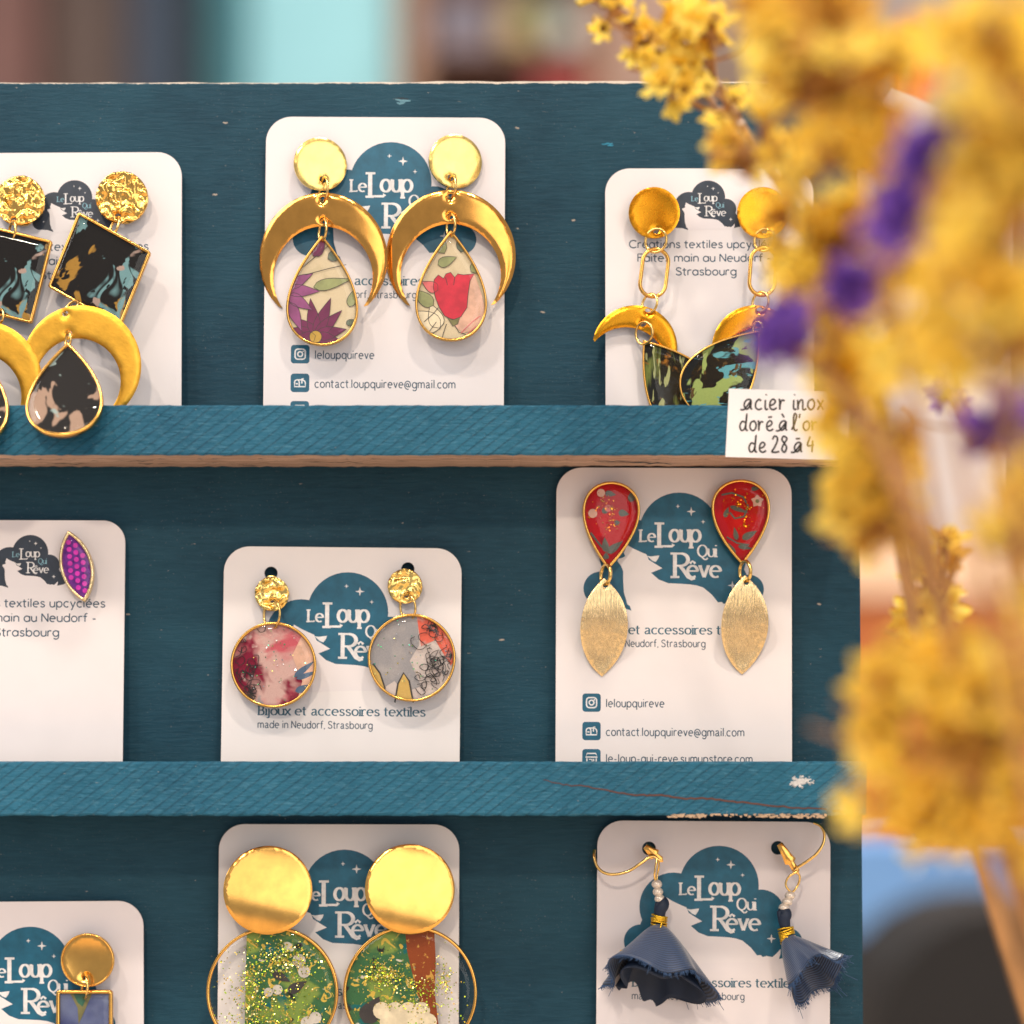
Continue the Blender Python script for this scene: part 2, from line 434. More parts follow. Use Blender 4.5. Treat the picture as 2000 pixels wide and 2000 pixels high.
# ------------------------------------------------------------------ drawn lettering
def ell(cx, cy, rx, ry, a0, a1, n=18):
    return [(cx + rx * math.cos(R(a0 + (a1 - a0) * i / n)), cy + ry * math.sin(R(a0 + (a1 - a0) * i / n))) for i in range(n + 1)]
def glyph(ch, serif=False, two=False):
    """strokes (y up, x-height 1), serif slabs (x0,x1,y), advance width"""
    o = .43
    if ch in 'éêèà':
        st, se, w = glyph({'é': 'e', 'ê': 'e', 'è': 'e', 'à': 'a'}[ch], serif)
        ac = {'é': [(.35, 1.2), (.62, 1.45)], 'ê': [(.2, 1.2), (.43, 1.42), (.66, 1.2)], 'è': [(.25, 1.45), (.55, 1.2)], 'à': [(.25, 1.45), (.55, 1.2)]}[ch]
        return st + [ac], se, w
    T = {
     'o': ([ell(o, .5, o, .5, 90, 450, 24)], [], .86),
     'e': ([[(.04, .54), (.84, .54)] + ell(o, .5, o, .5, 5, 305, 20)], [], .86),
     'c': ([ell(o, .5, o, .5, 48, 312, 18)], [], .76),
     'b': ([[(0, 1.5), (0, 0)], ell(o, .5, o, .5, 90, 450, 24)], [(-.2, .02, 1.5)], .86),
     'd': ([[(.86, 1.5), (.86, 0)], ell(o, .5, o, .5, 90, 450, 24)], [(.66, .88, 1.5), (.84, 1.02, 0)], .86),
     'p': ([[(.02, 1), (.02, -.5)], ell(o + .02, .5, o, .5, 90, 450, 24)], [(-.2, .04, .98), (-.2, .26, -.5)], .88),
     'q': ([[(.86, 1), (.86, -.5)], ell(o, .5, o, .5, 90, 450, 24)], [], .86),
     'g': ([[(.86, 1), (.86, -.1)] + ell(.46, -.1, .40, .42, 0, -150, 10), ell(o, .5, o, .5, 90, 450, 24)], [], .86),
     'n': ([[(0, 1), (0, 0)], [(0, .5)] + ell(.37, .6, .37, .4, 180, 0, 12) + [(.74, 0)]], [(-.2, .02, .97), (-.2, .2, 0), (.54, .94, 0)], .74),
     'm': ([[(0, 1), (0, 0)], [(0, .6)] + ell(.32, .66, .32, .34, 180, 0, 10) + [(.64, 0)], [(.64, .6)] + ell(.96, .66, .32, .34, 180, 0, 10) + [(1.28, 0)]], [], 1.28),
     'u': ([[(0, 1)] + ell(.37, .4, .37, .4, 180, 360, 12) + [(.74, 1)], [(.74, 1), (.74, 0)]], [(-.2, .02, .97), (.54, .76, .97), (.72, .92, 0.02)], .74),
     'r': ([[(0, 1), (0, 0)], [(0, .5)] + ell(.34, .62, .34, .38, 180, 55, 9)], [(-.2, .02, .97), (-.2, .24, 0)], .5),
     'h': ([[(0, 1.5), (0, 0)], [(0, .5)] + ell(.37, .6, .37, .4, 180, 0, 12) + [(.74, 0)]], [], .74),
     'i': ([[(0.05, 1), (0.05, 0)], [(0.05, 1.32), (0.05, 1.46)]], [(-.15, .07, .97), (-.17, .27, 0)], .12),
     'j': ([[(0.1, 1), (0.1, -.2)] + ell(-.12, -.22, .22, .26, 0, -120, 8), [(0.1, 1.32), (0.1, 1.46)]], [(-.1, .12, .97)], .16),
     'l': ([[(0.05, 1.5), (0.05, 0)]], [(-.15, .07, 1.48), (-.17, .27, 0)], .12),
     't': ([[(.15, 1.36), (.15, .22)] + ell(.35, .22, .2, .22, 180, 290, 8), [(-.12, .98), (.48, .98)]], [], .46),
     'f': ([ell(.4, 1.2, .25, .28, 60, 180, 8) + [(.15, 0)], [(-.1, .96), (.45, .96)]], [(-.06, .38, 0)], .45),
     's': ([[(.62, .82), (.5, .96), (.32, 1), (.12, .92), (.06, .76), (.16, .6), (.36, .51), (.56, .42), (.66, .26), (.6, .09), (.38, 0), (.16, .03), (.02, .18)]], [], .68),
     'v': ([[(0, 1), (.36, 0)], [(.36, 0), (.72, 1)]], [(-.14, .18, .98), (.58, .86, .98)], .72),
     'x': ([[(0, 1), (.72, 0)], [(.72, 1), (0, 0)]], [(-.1, .16, .98), (.56, .84, .98), (-.12, .18, 0), (.56, .86, 0)], .72),
     'y': ([[(0, 1), (.38, .05)], [(.76, 1), (.24, -.42), (.1, -.5)]], [], .76),
     '-': ([[(0.05, .5), (.5, .5)]], [], .55),
     '@': ([ell(.55, .5, .26, .3, 0, 360, 16), [(.81, .8), (.81, .3)] + ell(.96, .32, .15, .14, 180, 330, 6) + ell(.62, .5, .62, .75, 0, 290, 22)], [], 1.25),
     'M': ([], [], 0),
     'C': ([ell(.68, .72, .68, .72, 45, 315, 24)], [], 1.15),
     'S': ([[(.86, 1.2), (.7, 1.4), (.45, 1.45), (.18, 1.36), (.06, 1.1), (.18, .88), (.48, .75), (.76, .62), (.9, .38), (.82, .12), (.5, 0), (.2, .05), (.02, .26)]], [], .92),
     'F': ([[(0, 0), (0, 1.45), (.78, 1.45)], [(0, .78), (.66, .78)]], [], .75),
     'N': ([[(0, 0), (0, 1.45)], [(0, 1.45), (.95, 0)], [(.95, 0), (.95, 1.45)]], [], .95),
     'L': ([[(.1, 1.45), (.1, 0)], [(.1, .03), (.78, .03), (.84, .16)]], [(-.14, .36, 1.44), (-.14, .3, 0)], .86),
     'B': ([[(.1, 1.45), (.1, 0)], [(.1, 1.43), (.4, 1.43)] + ell(.4, 1.1, .36, .33, 90, -90, 10) + [(.1, .77)], [(.1, .77), (.45, .77)] + ell(.45, .39, .4, .38, 90, -90, 10) + [(.1, .01)]], [(-.1, .2, 1.44), (-.1, .2, 0)], .9),
     'R': ([[(.12, 1.45), (.12, 0)], [(.12, 1.43), (.45, 1.43)] + ell(.45, 1.06, .38, .37, 90, -90, 12) + [(.12, .69)], [(.4, .69), (.62, .36), (.82, .02), (1.02, -.14), (1.2, -.06)]], [(-.12, .2, 1.43), (-.12, .36, 0)], 1.0),
     'Q': ([ell(.6, .72, .6, .72, 90, 450, 28), [(.45, .02), (.62, -.12), (.85, -.36), (1.15, -.34), (1.3, -.16)]], [], 1.2),
    }
    if (serif or two) and ch == 'a':
        return [[(.1, .8), (.2, .95), (.4, 1), (.6, .93), (.66, .75), (.66, .15), (.74, .02), (.88, .06)], [(.66, .58), (.4, .52), (.14, .42), (.05, .22), (.14, .05), (.3, 0), (.5, .07), (.66, .22)]], [], .82
    if ch == 'a': return [[(.86, 1), (.86, 0)], ell(o, .5, o, .5, 90, 450, 24)], [], .86
    return T[ch]
WC = [0]
def lettering(mb, text, x, y, xh, width=None, wd=.12, serif=False, contrast=0.0, gap=.26, w=.9, jitter=0, mi=0, shear=0, two=False):
    """draws text with its left end at x and baseline at y; xh = x-height, width = fitted length"""
    cur = 0; items = []
    for ch in text:
        if ch == ' ': cur += .55; continue
        if ch in "'": items.append(([[(.05, 1.5), (0, 1.15)]], [], cur)); cur += .25; continue
        if ch in ',.': items.append(([[(.06, .08), (.02, -.2 if ch == ',' else 0)]], [], cur)); cur += .35; continue
        st, se, gw = glyph(ch, serif, two); items.append((st, se, cur)); cur += gw + gap
    cur -= gap
    sx = xh if width is None else width / cur
    for st, se, cx in items:
        jx, jy = random.uniform(-jitter, jitter), random.uniform(-jitter, jitter)
        for s_ in st:
            WC[0] = (WC[0] + 1) % 24
            p = [(x + (cx + a + jx + shear * b) * sx, y - (b + jy) * xh) for a, b in s_]
            ribbon(mb, p, wd * xh, w + WC[0] * .012, contrast, mi)
        if serif:
            for a, b, h in se:
                WC[0] = (WC[0] + 1) % 24
                ribbon(mb, [(x + (cx + a) * sx, y - h * xh), (x + (cx + b) * sx, y - h * xh)], wd * xh * .55, w + WC[0] * .012, 0, mi)
def din(mb, text, x, y, xh, width, w, mi=0): lettering(mb, text, x, y, xh, width, .19, False, 0, .34, w, mi=mi, two=True)
def font_text(mb, text, x, y, cap, width, w=.9, mi=0, thin=0.0):
    cu = bpy.data.curves.new('tmp', 'FONT'); cu.body = text; cu.size = 1; cu.resolution_u = 3; cu.offset = thin
    ob = bpy.data.objects.new('tmp', cu); COL.objects.link(ob)
    dg = bpy.context.evaluated_depsgraph_get(); me = ob.evaluated_get(dg).to_mesh()
    vs = [v.co.copy() for v in me.vertices]; fs = [list(p.vertices) for p in me.polygons]
    ob.evaluated_get(dg).to_mesh_clear(); bpy.data.objects.remove(ob); bpy.data.curves.remove(cu)
    x0 = min(v.x for v in vs); x1 = max(v.x for v in vs); sx = width / (x1 - x0); sy = cap / .727
    mb.add([(x + (v.x - x0) * sx, y - v.y * sy, w) for v in vs], fs, False, mi)

# ------------------------------------------------------------------ the display rack
LIP_F, LIP_B = 21 * MM, 14 * MM
rack = empty('display_rack', 700, 3500, 0)
tag(rack, 'teal painted wooden display rack with narrow shelf lips holding earring cards', 'display rack')
RL = rack.location
mb = MB(1674, 159, 0.0)                     # back panel: origin at its top right corner
def prof_panel(mb):
    xs = [-2300 + i * 40 for i in range(57)] + [-30, -8, 0]
    vs = []; fs = []
    rr = random.Random(3)
    # slightly wavering edges, a small rounded arris
    top = [rr.uniform(-1.2, 1.2) + 1.5 * math.sin(x / 300.) for x in xs]
    rows = [(0, -4), (2, -1.2), (5, 0), (1300, 0), (2420, 0)]
    for yy, w in rows:
        for i, x in enumerate(xs):
            xo = x + (12 * yy / 1841.0 if i > 50 else 0)
            ww = w - (0 if x < -4 else 3)
            vs.append((xo, yy + (top[i] if yy < 10 else 0), ww))
    n = len(xs)
    for r in range(len(rows) - 1):
        for i in range(n - 1): fs.append((r * n + i, r * n + i + 1, (r + 1) * n + i + 1, (r + 1) * n + i))
    b = len(vs)
    for x, y in ((-2300, 0), (0, 0), (15, 2420), (-2300, 2420)): vs.append((x, y, -100))
    mb.add(vs, fs, False)
    fr = [vs[i] for i in range(n)]; bk = [(x, y, -100) for x, y, w in fr]
    mb.add(fr + bk, [(i + 1, i, n + i, n + i + 1) for i in range(n - 1)], False)                     # top edge
    rt = [vs[r * n + n - 1] for r in range(len(rows))]; rb = [(x, y, -100) for x, y, w in rt]; m_ = len(rows)
    mb.add(rt + rb, [(i + 1, i, m_ + i, m_ + i + 1) for i in range(m_ - 1)], False)
    mb.add(vs[b:], [(0, 3, 2, 1)], False)
prof_panel(mb)
panel = mb.build('back_panel', M['panel'], rack, RL)

scr = MB(1674, 159, .00003); rr = random.Random(8)
for x, y, l, c, a in ((785, 193, 26, 1, 4), (787, 197, 30, 0, 6), (783, 202, 16, 0, -5), (1186, 281, 22, 2, -3), (1192, 284, 12, 2, 0), (1350, 204, 40, 1, 12), (640, 700, 12, 3, 8), (420, 380, 10, 3, -4), (1060, 610, 9, 3, 10), (1010, 250, 8, 3, 5), (440, 240, 9, 3, 2), (1120, 430, 7, 3, -8), (250, 1200, 8, 3, 3), (980, 1250, 10, 3, -3), (1600, 1180, 8, 3, 4)):
    q = [(x - 1674 + l * (u - .5), y - 159 + l * (u - .5) * math.tan(R(a)) + rr.uniform(-.8, .8) - (6 if c == 0 else 0) * (u - .5) ** 2) for u in [i / 8 for i in range(9)]]
    ribbon(scr, q, 4.5 if c in (0, 1) else 3.2, .2 + rr.random() * .1, mi=c, taper=True)
so = scr.build('scratches_and_highlight', [simple('painted_knot_highlight', lin((92, 140, 156)), .5), simple('dark_knot', lin((12, 34, 46)), .6), simple('bright_teal_scrape', lin((24, 128, 160)), .5), simple('bare_fleck', lin((170, 158, 146)), .7)], panel, P(1674, 159, 0)); so['kind'] = 'stuff'  # pale strokes by the knot are a highlight painted in colour
def make_lip(y_top, y_bot, x_right, label, nails, crack=False):
    kf = K(LIP_F)
    mb = MB(1000, y_top, LIP_F)
    hgt = y_bot - y_top; xr = x_right - 1000; xl = -1290; dep = (LIP_F - LIP_B) / kf
    rr = random.Random(int(y_top))
    xs = [xl + (xr - xl) * i / 150 for i in range(151)]
    jt = [rr.uniform(-.7, .7) for _ in xs]; jb = [rr.uniform(-1.1, 1.1) for _ in xs]
    rows = []
    rows.append([(x, 0 + a, -dep) for x, a in zip(xs, jt)])
    rows.append([(x, 0 + a, -4) for x, a in zip(xs, jt)])
    rows.append([(x, 1.2 + a, -1.2) for x, a in zip(xs, jt)])
    rows.append([(x, 4, 0) for x in xs])
    rows.append([(x, hgt * .5, 0) for x in xs])
    rows.append([(x, hgt - 4, 0) for x in xs])
    rows.append([(x, hgt + b, -2.0) for x, b in zip(xs, jb)])
    n = len(xs); vs = [v for r in rows for v in r]
    fs = [(r * n + i, r * n + i + 1, (r + 1) * n + i + 1, (r + 1) * n + i) for r in range(len(rows) - 1) for i in range(n - 1)]
    mb.add(vs, fs, False, 0)
    # raw underside, running back to the panel
    u0 = rows[-1]; u1 = [(x, y + .5, -LIP_F / kf + 6) for x, y, w in u0]
    mb.add(u0 + u1, [(i, i + 1, n + i + 1, n + i) for i in range(n - 1)], False, 1)
    # right end and back
    e = [r[-1] for r in rows]; m_ = len(e)
    mb.add(e + [(x, y, -dep) for x, y, w in e[1:]], [[i for i in range(m_)][::-1] + [m_ + m_ - 2]], False, 1)
    mb.add([rows[0][0], rows[0][-1], (xr, hgt, -dep), (xl, hgt, -dep)], [(0, 3, 2, 1)], False, 0)
    lip = mb.build('shelf_lip', [M['lip'], M['raw']], rack, RL)
    if label: lip['label'] = label
    # ledge the cards stand on, between lip and panel
    lm = MB(1000, y_bot, LIP_B); kk = lm.k
    box(lm, xl, -12, -LIP_B / kk + 1.5, xr - 6, -.6, -1.5)
    lm.build('shelf_ledge', M['lip'], rack, RL)
    for nx, ny in nails:
        nm = MB(nx, ny, LIP_F + .0001)
        plate(nm, circle(10.5, 20), 3, step=5, zf=lambda x, y, d: 1.6 * min(1, d / 5) + .5 * math.sin(x * .9 + y * .6), w0=-.6)
        no = nm.build('nail', M['lip'], lip, P(1000, y_top, LIP_F))
    return lip
lip1 = make_lip(791, 889, 1688, 'upper shelf lip with bare wood on its underside', [(467, 877), (1127, 875)])
lip2 = make_lip(1488, 1593, 1692, 'middle shelf lip with a long brown crack and a white smear', [(390, 1580), (1098, 1578), (1622, 1577)])
lip3 = make_lip(2215, 2315, 1698, None, [])
# long crack, paint smear and splinters on the middle lip
LP2 = P(1000, 1488, LIP_F)
cm = MB(1000, 1488, LIP_F + .00004)
cp = [(1062, 1524), (1100, 1532), (1150, 1537), (1200, 1547), (1250, 1553), (1290, 1553), (1340, 1559), (1390, 1560), (1440, 1566), (1500, 1573), (1560, 1578), (1620, 1582), (1660, 1590), (1690, 1591)]
pp = [(x - 1000 + random.uniform(-1, 1), y - 1488 + random.uniform(-1.5, 1.5)) for x, y in [(a.x, a.y) for a in catmull([(x, y, 0) for x, y in cp], 6)]]
ribbon(cm, pp, 3.6, .3, taper=True)
cm.build('crack', M['crack'], lip2, LP2)
sm = MB(1565, 1528, LIP_F + .00004); rr = random.Random(5)
for i in range(46):
    a = rr.uniform(0, 6.28); q = rr.random() ** .6; x, y = math.cos(a) * q * 25, math.sin(a) * q * 13 - 1
    l = rr.uniform(4, 13) * (1.2 - q); hh = rr.uniform(1.5, 5) * (1.3 - q)
    pts = [(x + l * math.cos(b) * rr.uniform(.6, 1.1), y + hh * math.sin(b) * rr.uniform(.6, 1.1)) for b in [6.28 * j / 9 for j in range(9)]]
    sm.add([(px_, py_, .3 + i * .02) for px_, py_ in pts], [list(range(9))])
sm.build('paint_smear', M['smudge'], lip2, LP2)['kind'] = 'stuff'
ch = MB(1000, 1593, LIP_F)
for i in range(120):
    x = rr.choice([rr.uniform(312, 372), rr.uniform(300, 610), rr.uniform(480, 600)]); l = rr.uniform(3, 14)
    y = rr.uniform(-4, 2.5)
    ch.add([(x, y, .2), (x + l, y + rr.uniform(-1, 1), .3), (x + l * .8, y + rr.uniform(1.5, 4.5), -.6), (x + l * .2, y + rr.uniform(1, 3.5), -.8)], [(0, 1, 2, 3)])
ch.build('splinters', M['tan_chip'], lip2, LP2)['kind'] = 'stuff'

# ------------------------------------------------------------------ cards
CARDG = 'earring cards standing on the rack'
LOGO_WOLF = [(136, 150), (150, 158), (163, 164), (175, 169), (180, 180), (206, 196), (184, 205), (199, 218), (217, 225), (240, 226), (258, 227), (272, 229), (285, 233), (302, 247), (314, 262),
             (321, 261), (325, 265), (333, 263), (344, 265), (352, 258), (360, 249), (360, 259), (357, 268), (356, 270), (330, 276), (250, 276), (147, 281), (143, 270), (138, 266), (135, 255), (131.5, 244), (130, 220), (130, 202), (126, 192), (119, 183), (120, 178), (128, 176), (134, 173), (131, 166), (134, 160)]
def star(cx, cy, r): return [(cx + (r if i % 2 == 0 else r * .3) * math.cos(math.pi * i / 4), cy + (r if i % 2 == 0 else r * .3) * math.sin(math.pi * i / 4)) for i in range(8)]
def draw_logo(lg, f, cloud, pale, small):
    """the howling-wolf cloud emblem; f maps design units to the card"""
    sc = f(1, 0)[0] - f(0, 0)[0]
    for i, (cx, cy, r) in enumerate(((239, 126, 78), (150, 168, 67), (86, 236, 33), (321, 180, 47), (375, 236, 28))):
        flat(lg, [f(*p) for p in circle(r, 40, cx, cy)], .30 + i * .02, cloud)
    flat(lg, [f(*p) for p in [(90, 190), (330, 150), (366, 200), (392, 258), (384, 263), (350, 270), (300, 262), (147, 279), (120, 270), (82, 268), (70, 240)]], .42, cloud)
    flat(lg, [f(*p) for p in LOGO_WOLF], .55, 0)
    flat(lg, [f(*p) for p in [(176, 172), (184, 173), (200, 171), (198, 177), (193, 184), (186, 181)]], .58, pale)
    for cx, cy, r in ((262, 85, 9), (236, 75, 4.5), (285, 105, 4.5), (342, 229, 9), (103, 233, 5)):
        flat(lg, [f(*p) for p in star(cx, cy, r)], .57, pale)
    t = lambda s_, x, y, xh, wdt, wd, mi: lettering(lg, s_, *f(x, y), xh * sc, wdt * sc, wd, True, .5, .2, .75, mi=mi)
    b = 1.0 if not small else .8
    t('Le', 162, 144, 15.5, 30, .29 * b, small or pale); t('L', 196, 154, 31.5, 32, .25 * b, pale); t('oup', 221, 144, 23, 58, .28 * b, pale)
    t('Qui', 275, 173, 15.5, 36, .25 * b, small or pale); t('R', 226, 213, 32, 36, .24 * b, pale); t('êve', 255, 213, 22, 64, .28 * b, pale)
def icon(card, f, u, v, kind):
    sc = f(1, 0)[0] - f(0, 0)[0]; s_ = 35.5
    mb = MB(0, 0, 0, card['k'], ws=.3)
    flat(mb, [f(*p) for p in rrect(u, v, u + s_, v + s_, 6)], .30, 0)
    q = lambda pts, wd=2.6, w=.5: ribbon(mb, [f(u + a, v + b) for a, b in pts], wd * sc, w, mi=1)
    if kind == 'camera':
        r_ = rrect(8, 8, 27.5, 27.5, 5.5, 6); q(r_ + [r_[0]], 2.7); c_ = circle(4.6, 24, 17.7, 17.7); q(c_ + [c_[0]], 2.6, .53)
        flat(mb, [f(*p) for p in circle(1.5, 10, u + 23.3, v + 12.2)], .56, 1)
    elif kind == 'mailbox':
        r_ = [(7.5, 25), (7.5, 17), (8.5, 13.5), (12, 12), (23, 12), (27, 14.5), (28, 18), (28, 25), (7.5, 25)]; q(r_, 2.5)
        q([(16.5, 25), (16.5, 16), (14.5, 12.6)], 2.4, .53); q([(9.5, 19.5), (14, 19.5)], 2.6, .56); q([(21.5, 19), (21.5, 10), (25, 10)], 2.4, .59)
    else:
        q([(9, 28), (9, 18)], 2.4); q([(27, 28), (27, 18)], 2.4, .52); q([(9, 28.5), (27, 28.5)], 2.2, .54)
        q([(9.5, 8.5), (26, 8.5), (29.5, 15.5), (6.5, 15.5), (9.5, 8.5)], 2.6, .56); q([(13, 20), (19, 20), (19, 28)], 2.2, .58); q([(22, 19), (22, 24)], 2.4, .6)
    return mb.build('contact_icon', [M['ink_teal'], M['ink_pale']], card, 'local')
cards = {}
def make_card(key, label, L, Rr, top, bot, style, rot=0.0, t_top=2.2 * MM, lean=-2.6, radius=50, holes=(), logo=None):
    cx = (L + Rr) / 2; k = K(t_top)
    hw = (Rr - L) / 2; h = bot - top
    mb = MB(cx, top, t_top)
    hl = [circle(r, 20, x - cx, y - top) for x, y, r in holes]
    plate(mb, rrect(-hw, 0, hw, h, radius, 10, (1, 1, 0, 0)), 3.6, hl, 0, smooth=False)
    o = mb.build('earring_card', M['card'], None, 'world', (R(lean), R(rot), 0))
    o['k'] = k; tag(o, label, 'card', CARDG)
    cards[key] = dict(o=o, cx=cx, top=top, t=t_top, lean=lean)
    if style == 'A':
        sc = (Rr - L) / 457.0
        f = lambda u, v: ((u - 228.5) * sc, v * sc)
        lg = MB(0, 0, 0, k, ws=.3); draw_logo(lg, f, 1, 2, 0); lg.build('logo_print', [M['card'], M['ink_teal'], M['ink_pale']], o, 'local')
        tx = MB(0, 0, 0, k, ws=.3); lettering(tx, 'Bijoux et accessoires textiles', *f(70, 324), 11.6 * sc, 320 * sc, .27, True, .5, .24, .4)
        din(tx, 'made in Neudorf, Strasbourg', *f(70, 349), 9.4 * sc, 219 * sc, .4, 1)
        tx.build('caption_print', [M['ink_caption'], M['ink_text']], o, 'local')
        if h / sc > 545:
            icon(o, f, 51.6, 440, 'camera'); icon(o, f, 51.6, 495, 'mailbox')
            if h / sc > 560: icon(o, f, 51.6, 547.6, 'shop')
            ct = MB(0, 0, 0, k, ws=.3)
            din(ct, 'leloupquireve', *f(98, 466), 10.4 * sc, 111.5 * sc, .4, 0)
            din(ct, 'contact.loupquireve@gmail.com', *f(98, 521.5), 10.4 * sc, 266 * sc, .4, 0)
            if h / sc > 560: din(ct, 'le-loup-qui-reve.sumupstore.com', *f(98, 573), 10.4 * sc, 282 * sc, .4, 0)
            ct.build('contact_print', [M['ink_text']], o, 'local')
    else:
        lx, ly, ls = logo                      # centre of the emblem's main circle, scale
        f = lambda u, v: (lx - cx + (u - 239) * .442 * ls, ly - top + (v - 126) * .442 * ls)
        lg = MB(0, 0, 0, k, ws=.3); draw_logo(lg, f, 1, 2, 3); lg.build('logo_print', [M['card'], M['ink_navy'], M['ink_pale'], M['ink_pale_blue']], o, 'local')
        tx = MB(0, 0, 0, k, ws=.3)
        for s_, wdt, dy in (('Créations textiles upcyclées', 304, 104), ('Faites main au Neudorf -', 270, 132), ('Strasbourg', 122, 160)):
            lettering(tx, s_, lx - cx - (5 if dy > 150 else 8) - wdt * ls / 2, ly - top + dy * ls, 10.6 * ls, wdt * ls, .22, False, 0, .30, .4)
        tx.build('caption_print', [M['ink_text']], o, 'local')
    return o
def tcard(key, py):
    c = cards[key]; return c['t'] + math.sin(R(-c['lean'])) * (py - c['top']) * S
make_card('c1', 'white card with small dark emblem holding hammered discs, square frames and gold crescents', -44, 355, 298, 872, 'B', -.3, logo=(146, 387, 1.0), radius=48)
make_card('c2', 'white card with teal emblem behind two gold crescents and floral drops', 520, 987, 229, 872, 'A', 0.3)
make_card('c3', 'white card behind the price tag with chain links and dark drops', 1182, 1588, 329, 872, 'B', logo=(1383, 386, .96), radius=48)
make_card('c4', 'white card with one purple dotted leaf stud', -160, 245, 1016, 1574, 'B', .2, logo=(60, 1080, 1.02), radius=44)
make_card('c5', 'white card with teal emblem holding round pink and grey resin earrings', 438, 902, 1069, 1574, 'A', .55, holes=((530, 1121, 13), (797, 1110, 13)))
make_card('c6', 'white card with three teal contact icons under red drop earrings', 1087, 1546, 914, 1574, 'A', .25)
make_card('c7', 'white card holding a round disc above a blue square, bottom left', -185, 280, 1761, 2290, 'A', -.4, lean=-1.5)
make_card('c8', 'white card behind two large gold discs and green glitter resin rounds', 428, 897, 1610, 2290, 'A', .1)
make_card('c9', 'white card with two black holes holding navy cloth tassel earrings', 1167, 1622, 1604, 2290, 'A', .4, holes=((1268, 1658, 13.5), (1519.5, 1655, 13.5)), lean=-1.5)

# handwritten price tag on the upper lip
tg = MB(1424, 759, LIP_F + .0006)
plate(tg, [(0, 0), (238, 7), (232, 140), (-7, 133)], 1.2, smooth=False)
tago = tg.build('price_tag', M['tag_paper'], None, 'world', (R(1.2), 0, 0))
tag(tago, 'small white paper price tag handwritten in black, stuck on the upper lip', 'price tag')
HW = {  # pen strokes, x-height 1
 'a': [[(-.3, .02), (-.1, -.02), (.15, .1), (.7, .85), (.45, 1.0), (.15, .75), (.08, .35), (.3, .04), (.6, .3), (.75, .9), (.72, .2), (.85, .02)]],
 'c': [[(.62, .85), (.4, 1.0), (.12, .7), (.08, .25), (.35, .0), (.7, .12)]],
 'i': [[(.1, .95), (.08, .2), (.2, .0), (.35, .1)], [(.16, 1.4), (.2, 1.5)]],
 'e': [[(0, .4), (.4, .5), (.62, .8), (.4, 1.02), (.12, .75), (.1, .2), (.4, .0), (.75, .18)]],
 'n': [[(.02, .95), (.06, .0), (.1, .55), (.35, .95), (.52, .8), (.52, .1), (.68, .0), (.85, .12)]],
 'r': [[(.02, .9), (.1, .95), (.12, .0), (.16, .55), (.35, .92), (.6, .85)]],
 'o': [[(.45, 1.0), (.15, .8), (.08, .3), (.35, .0), (.65, .25), (.68, .75), (.45, 1.0), (.6, .95)]],
 'd': [[(.6, .85), (.3, .95), (.06, .5), (.2, .05), (.5, .15), (.68, .7), (.78, 1.75), (.68, .7), (.7, .1), (.9, .03)]],
 'l': [[(0, .1), (.25, .6), (.5, 1.5), (.32, 1.75), (.2, 1.3), (.22, .3), (.4, .0), (.6, .15)]],
 "'": [[(.2, 1.75), (.12, 1.3)]],
 '2': [[(.05, 1.3), (.25, 1.65), (.55, 1.5), (.5, 1.0), (.2, .4), (.0, .05), (.4, .0), (.75, .08)]],
 '8': [[(.6, 1.5), (.3, 1.65), (.12, 1.3), (.35, .95), (.6, .5), (.4, .0), (.12, .3), (.3, .8), (.62, 1.3), (.6, 1.5)]],
 'x': [[(.05, .95), (.6, .02)], [(.62, .95), (.05, .0)]],
 '4': [[(.3, 1.6), (.05, .7), (.7, .75)], [(.55, 1.2), (.5, 0)]],
}
HW['é'] = HW['e'] + [[(.2, 1.38), (.62, 1.42)]]; HW['à'] = HW['a'] + [[(.3, 1.75), (.55, 1.35)]]; HW['â'] = HW['a'] + [[(.2, 1.38), (.65, 1.4)]]
pen = MB(0, 0, 0, tg.k)
def hand(text, x, y, xh, adv=.98):
    for i, ch_ in enumerate(text):
        if ch_ == ' ': x += xh * .45; continue
        for s_ in HW[ch_]:
            WC[0] += 1; q = catmull([(x + a * xh * 1.0, y - b * xh, 0) for a, b in s_], 6)
            ribbon(pen, [(p.x, p.y) for p in q], 3.4, .3 + (WC[0] % 24) * .01)
        x += xh * (adv if ch_ not in "il'" else .52) * (1.05 if ch_ in 'ad' else 1.25 if ch_ == 'l' else .88)
hand('acier inox', 28, 41, 20, 1.06)
hand('doré à l\'or', 20, 82, 19, .98)
hand('de 28 â 4', 38, 124, 19, 1.02)
pen.build('handwriting', M['pen'], tago, 'local')

# ------------------------------------------------------------------ earring parts
EG = 'earrings hooked on the cards'
rnd = random.Random(11)
def earring(name, label, px, py, t):
    o = empty(name, px, py, t); tag(o, label, 'earring', EG); return o
def loop_ring(root, x0, y0, x1, y1, t, yaw=62, r_w=2.7, tilt=0, parent=None, name='jump_ring', mat='wire', roll=None):
    """a jump ring hanging between two points, turned about the vertical so it shows narrow"""
    cx, cy = (x0 + x1) / 2, (y0 + y1) / 2; rad = math.hypot(x1 - x0, y1 - y0) / 2
    ang = math.degrees(math.atan2(x1 - x0, y1 - y0)) if roll is None else roll
    mb = MB(cx, cy, t); pts = []
    for i in range(28):
        a = 2 * math.pi * i / 28; x = rad * math.sin(a) * math.cos(R(yaw)); w = rad * math.sin(a) * math.sin(R(yaw)); y = rad * math.cos(a)
        (x, y), = rot2([(x, y)], -ang); pts.append((x, y, w))
    tube(mb, pts, r_w, 8, True)
    return mb.build(name, M[mat], root, root.location)
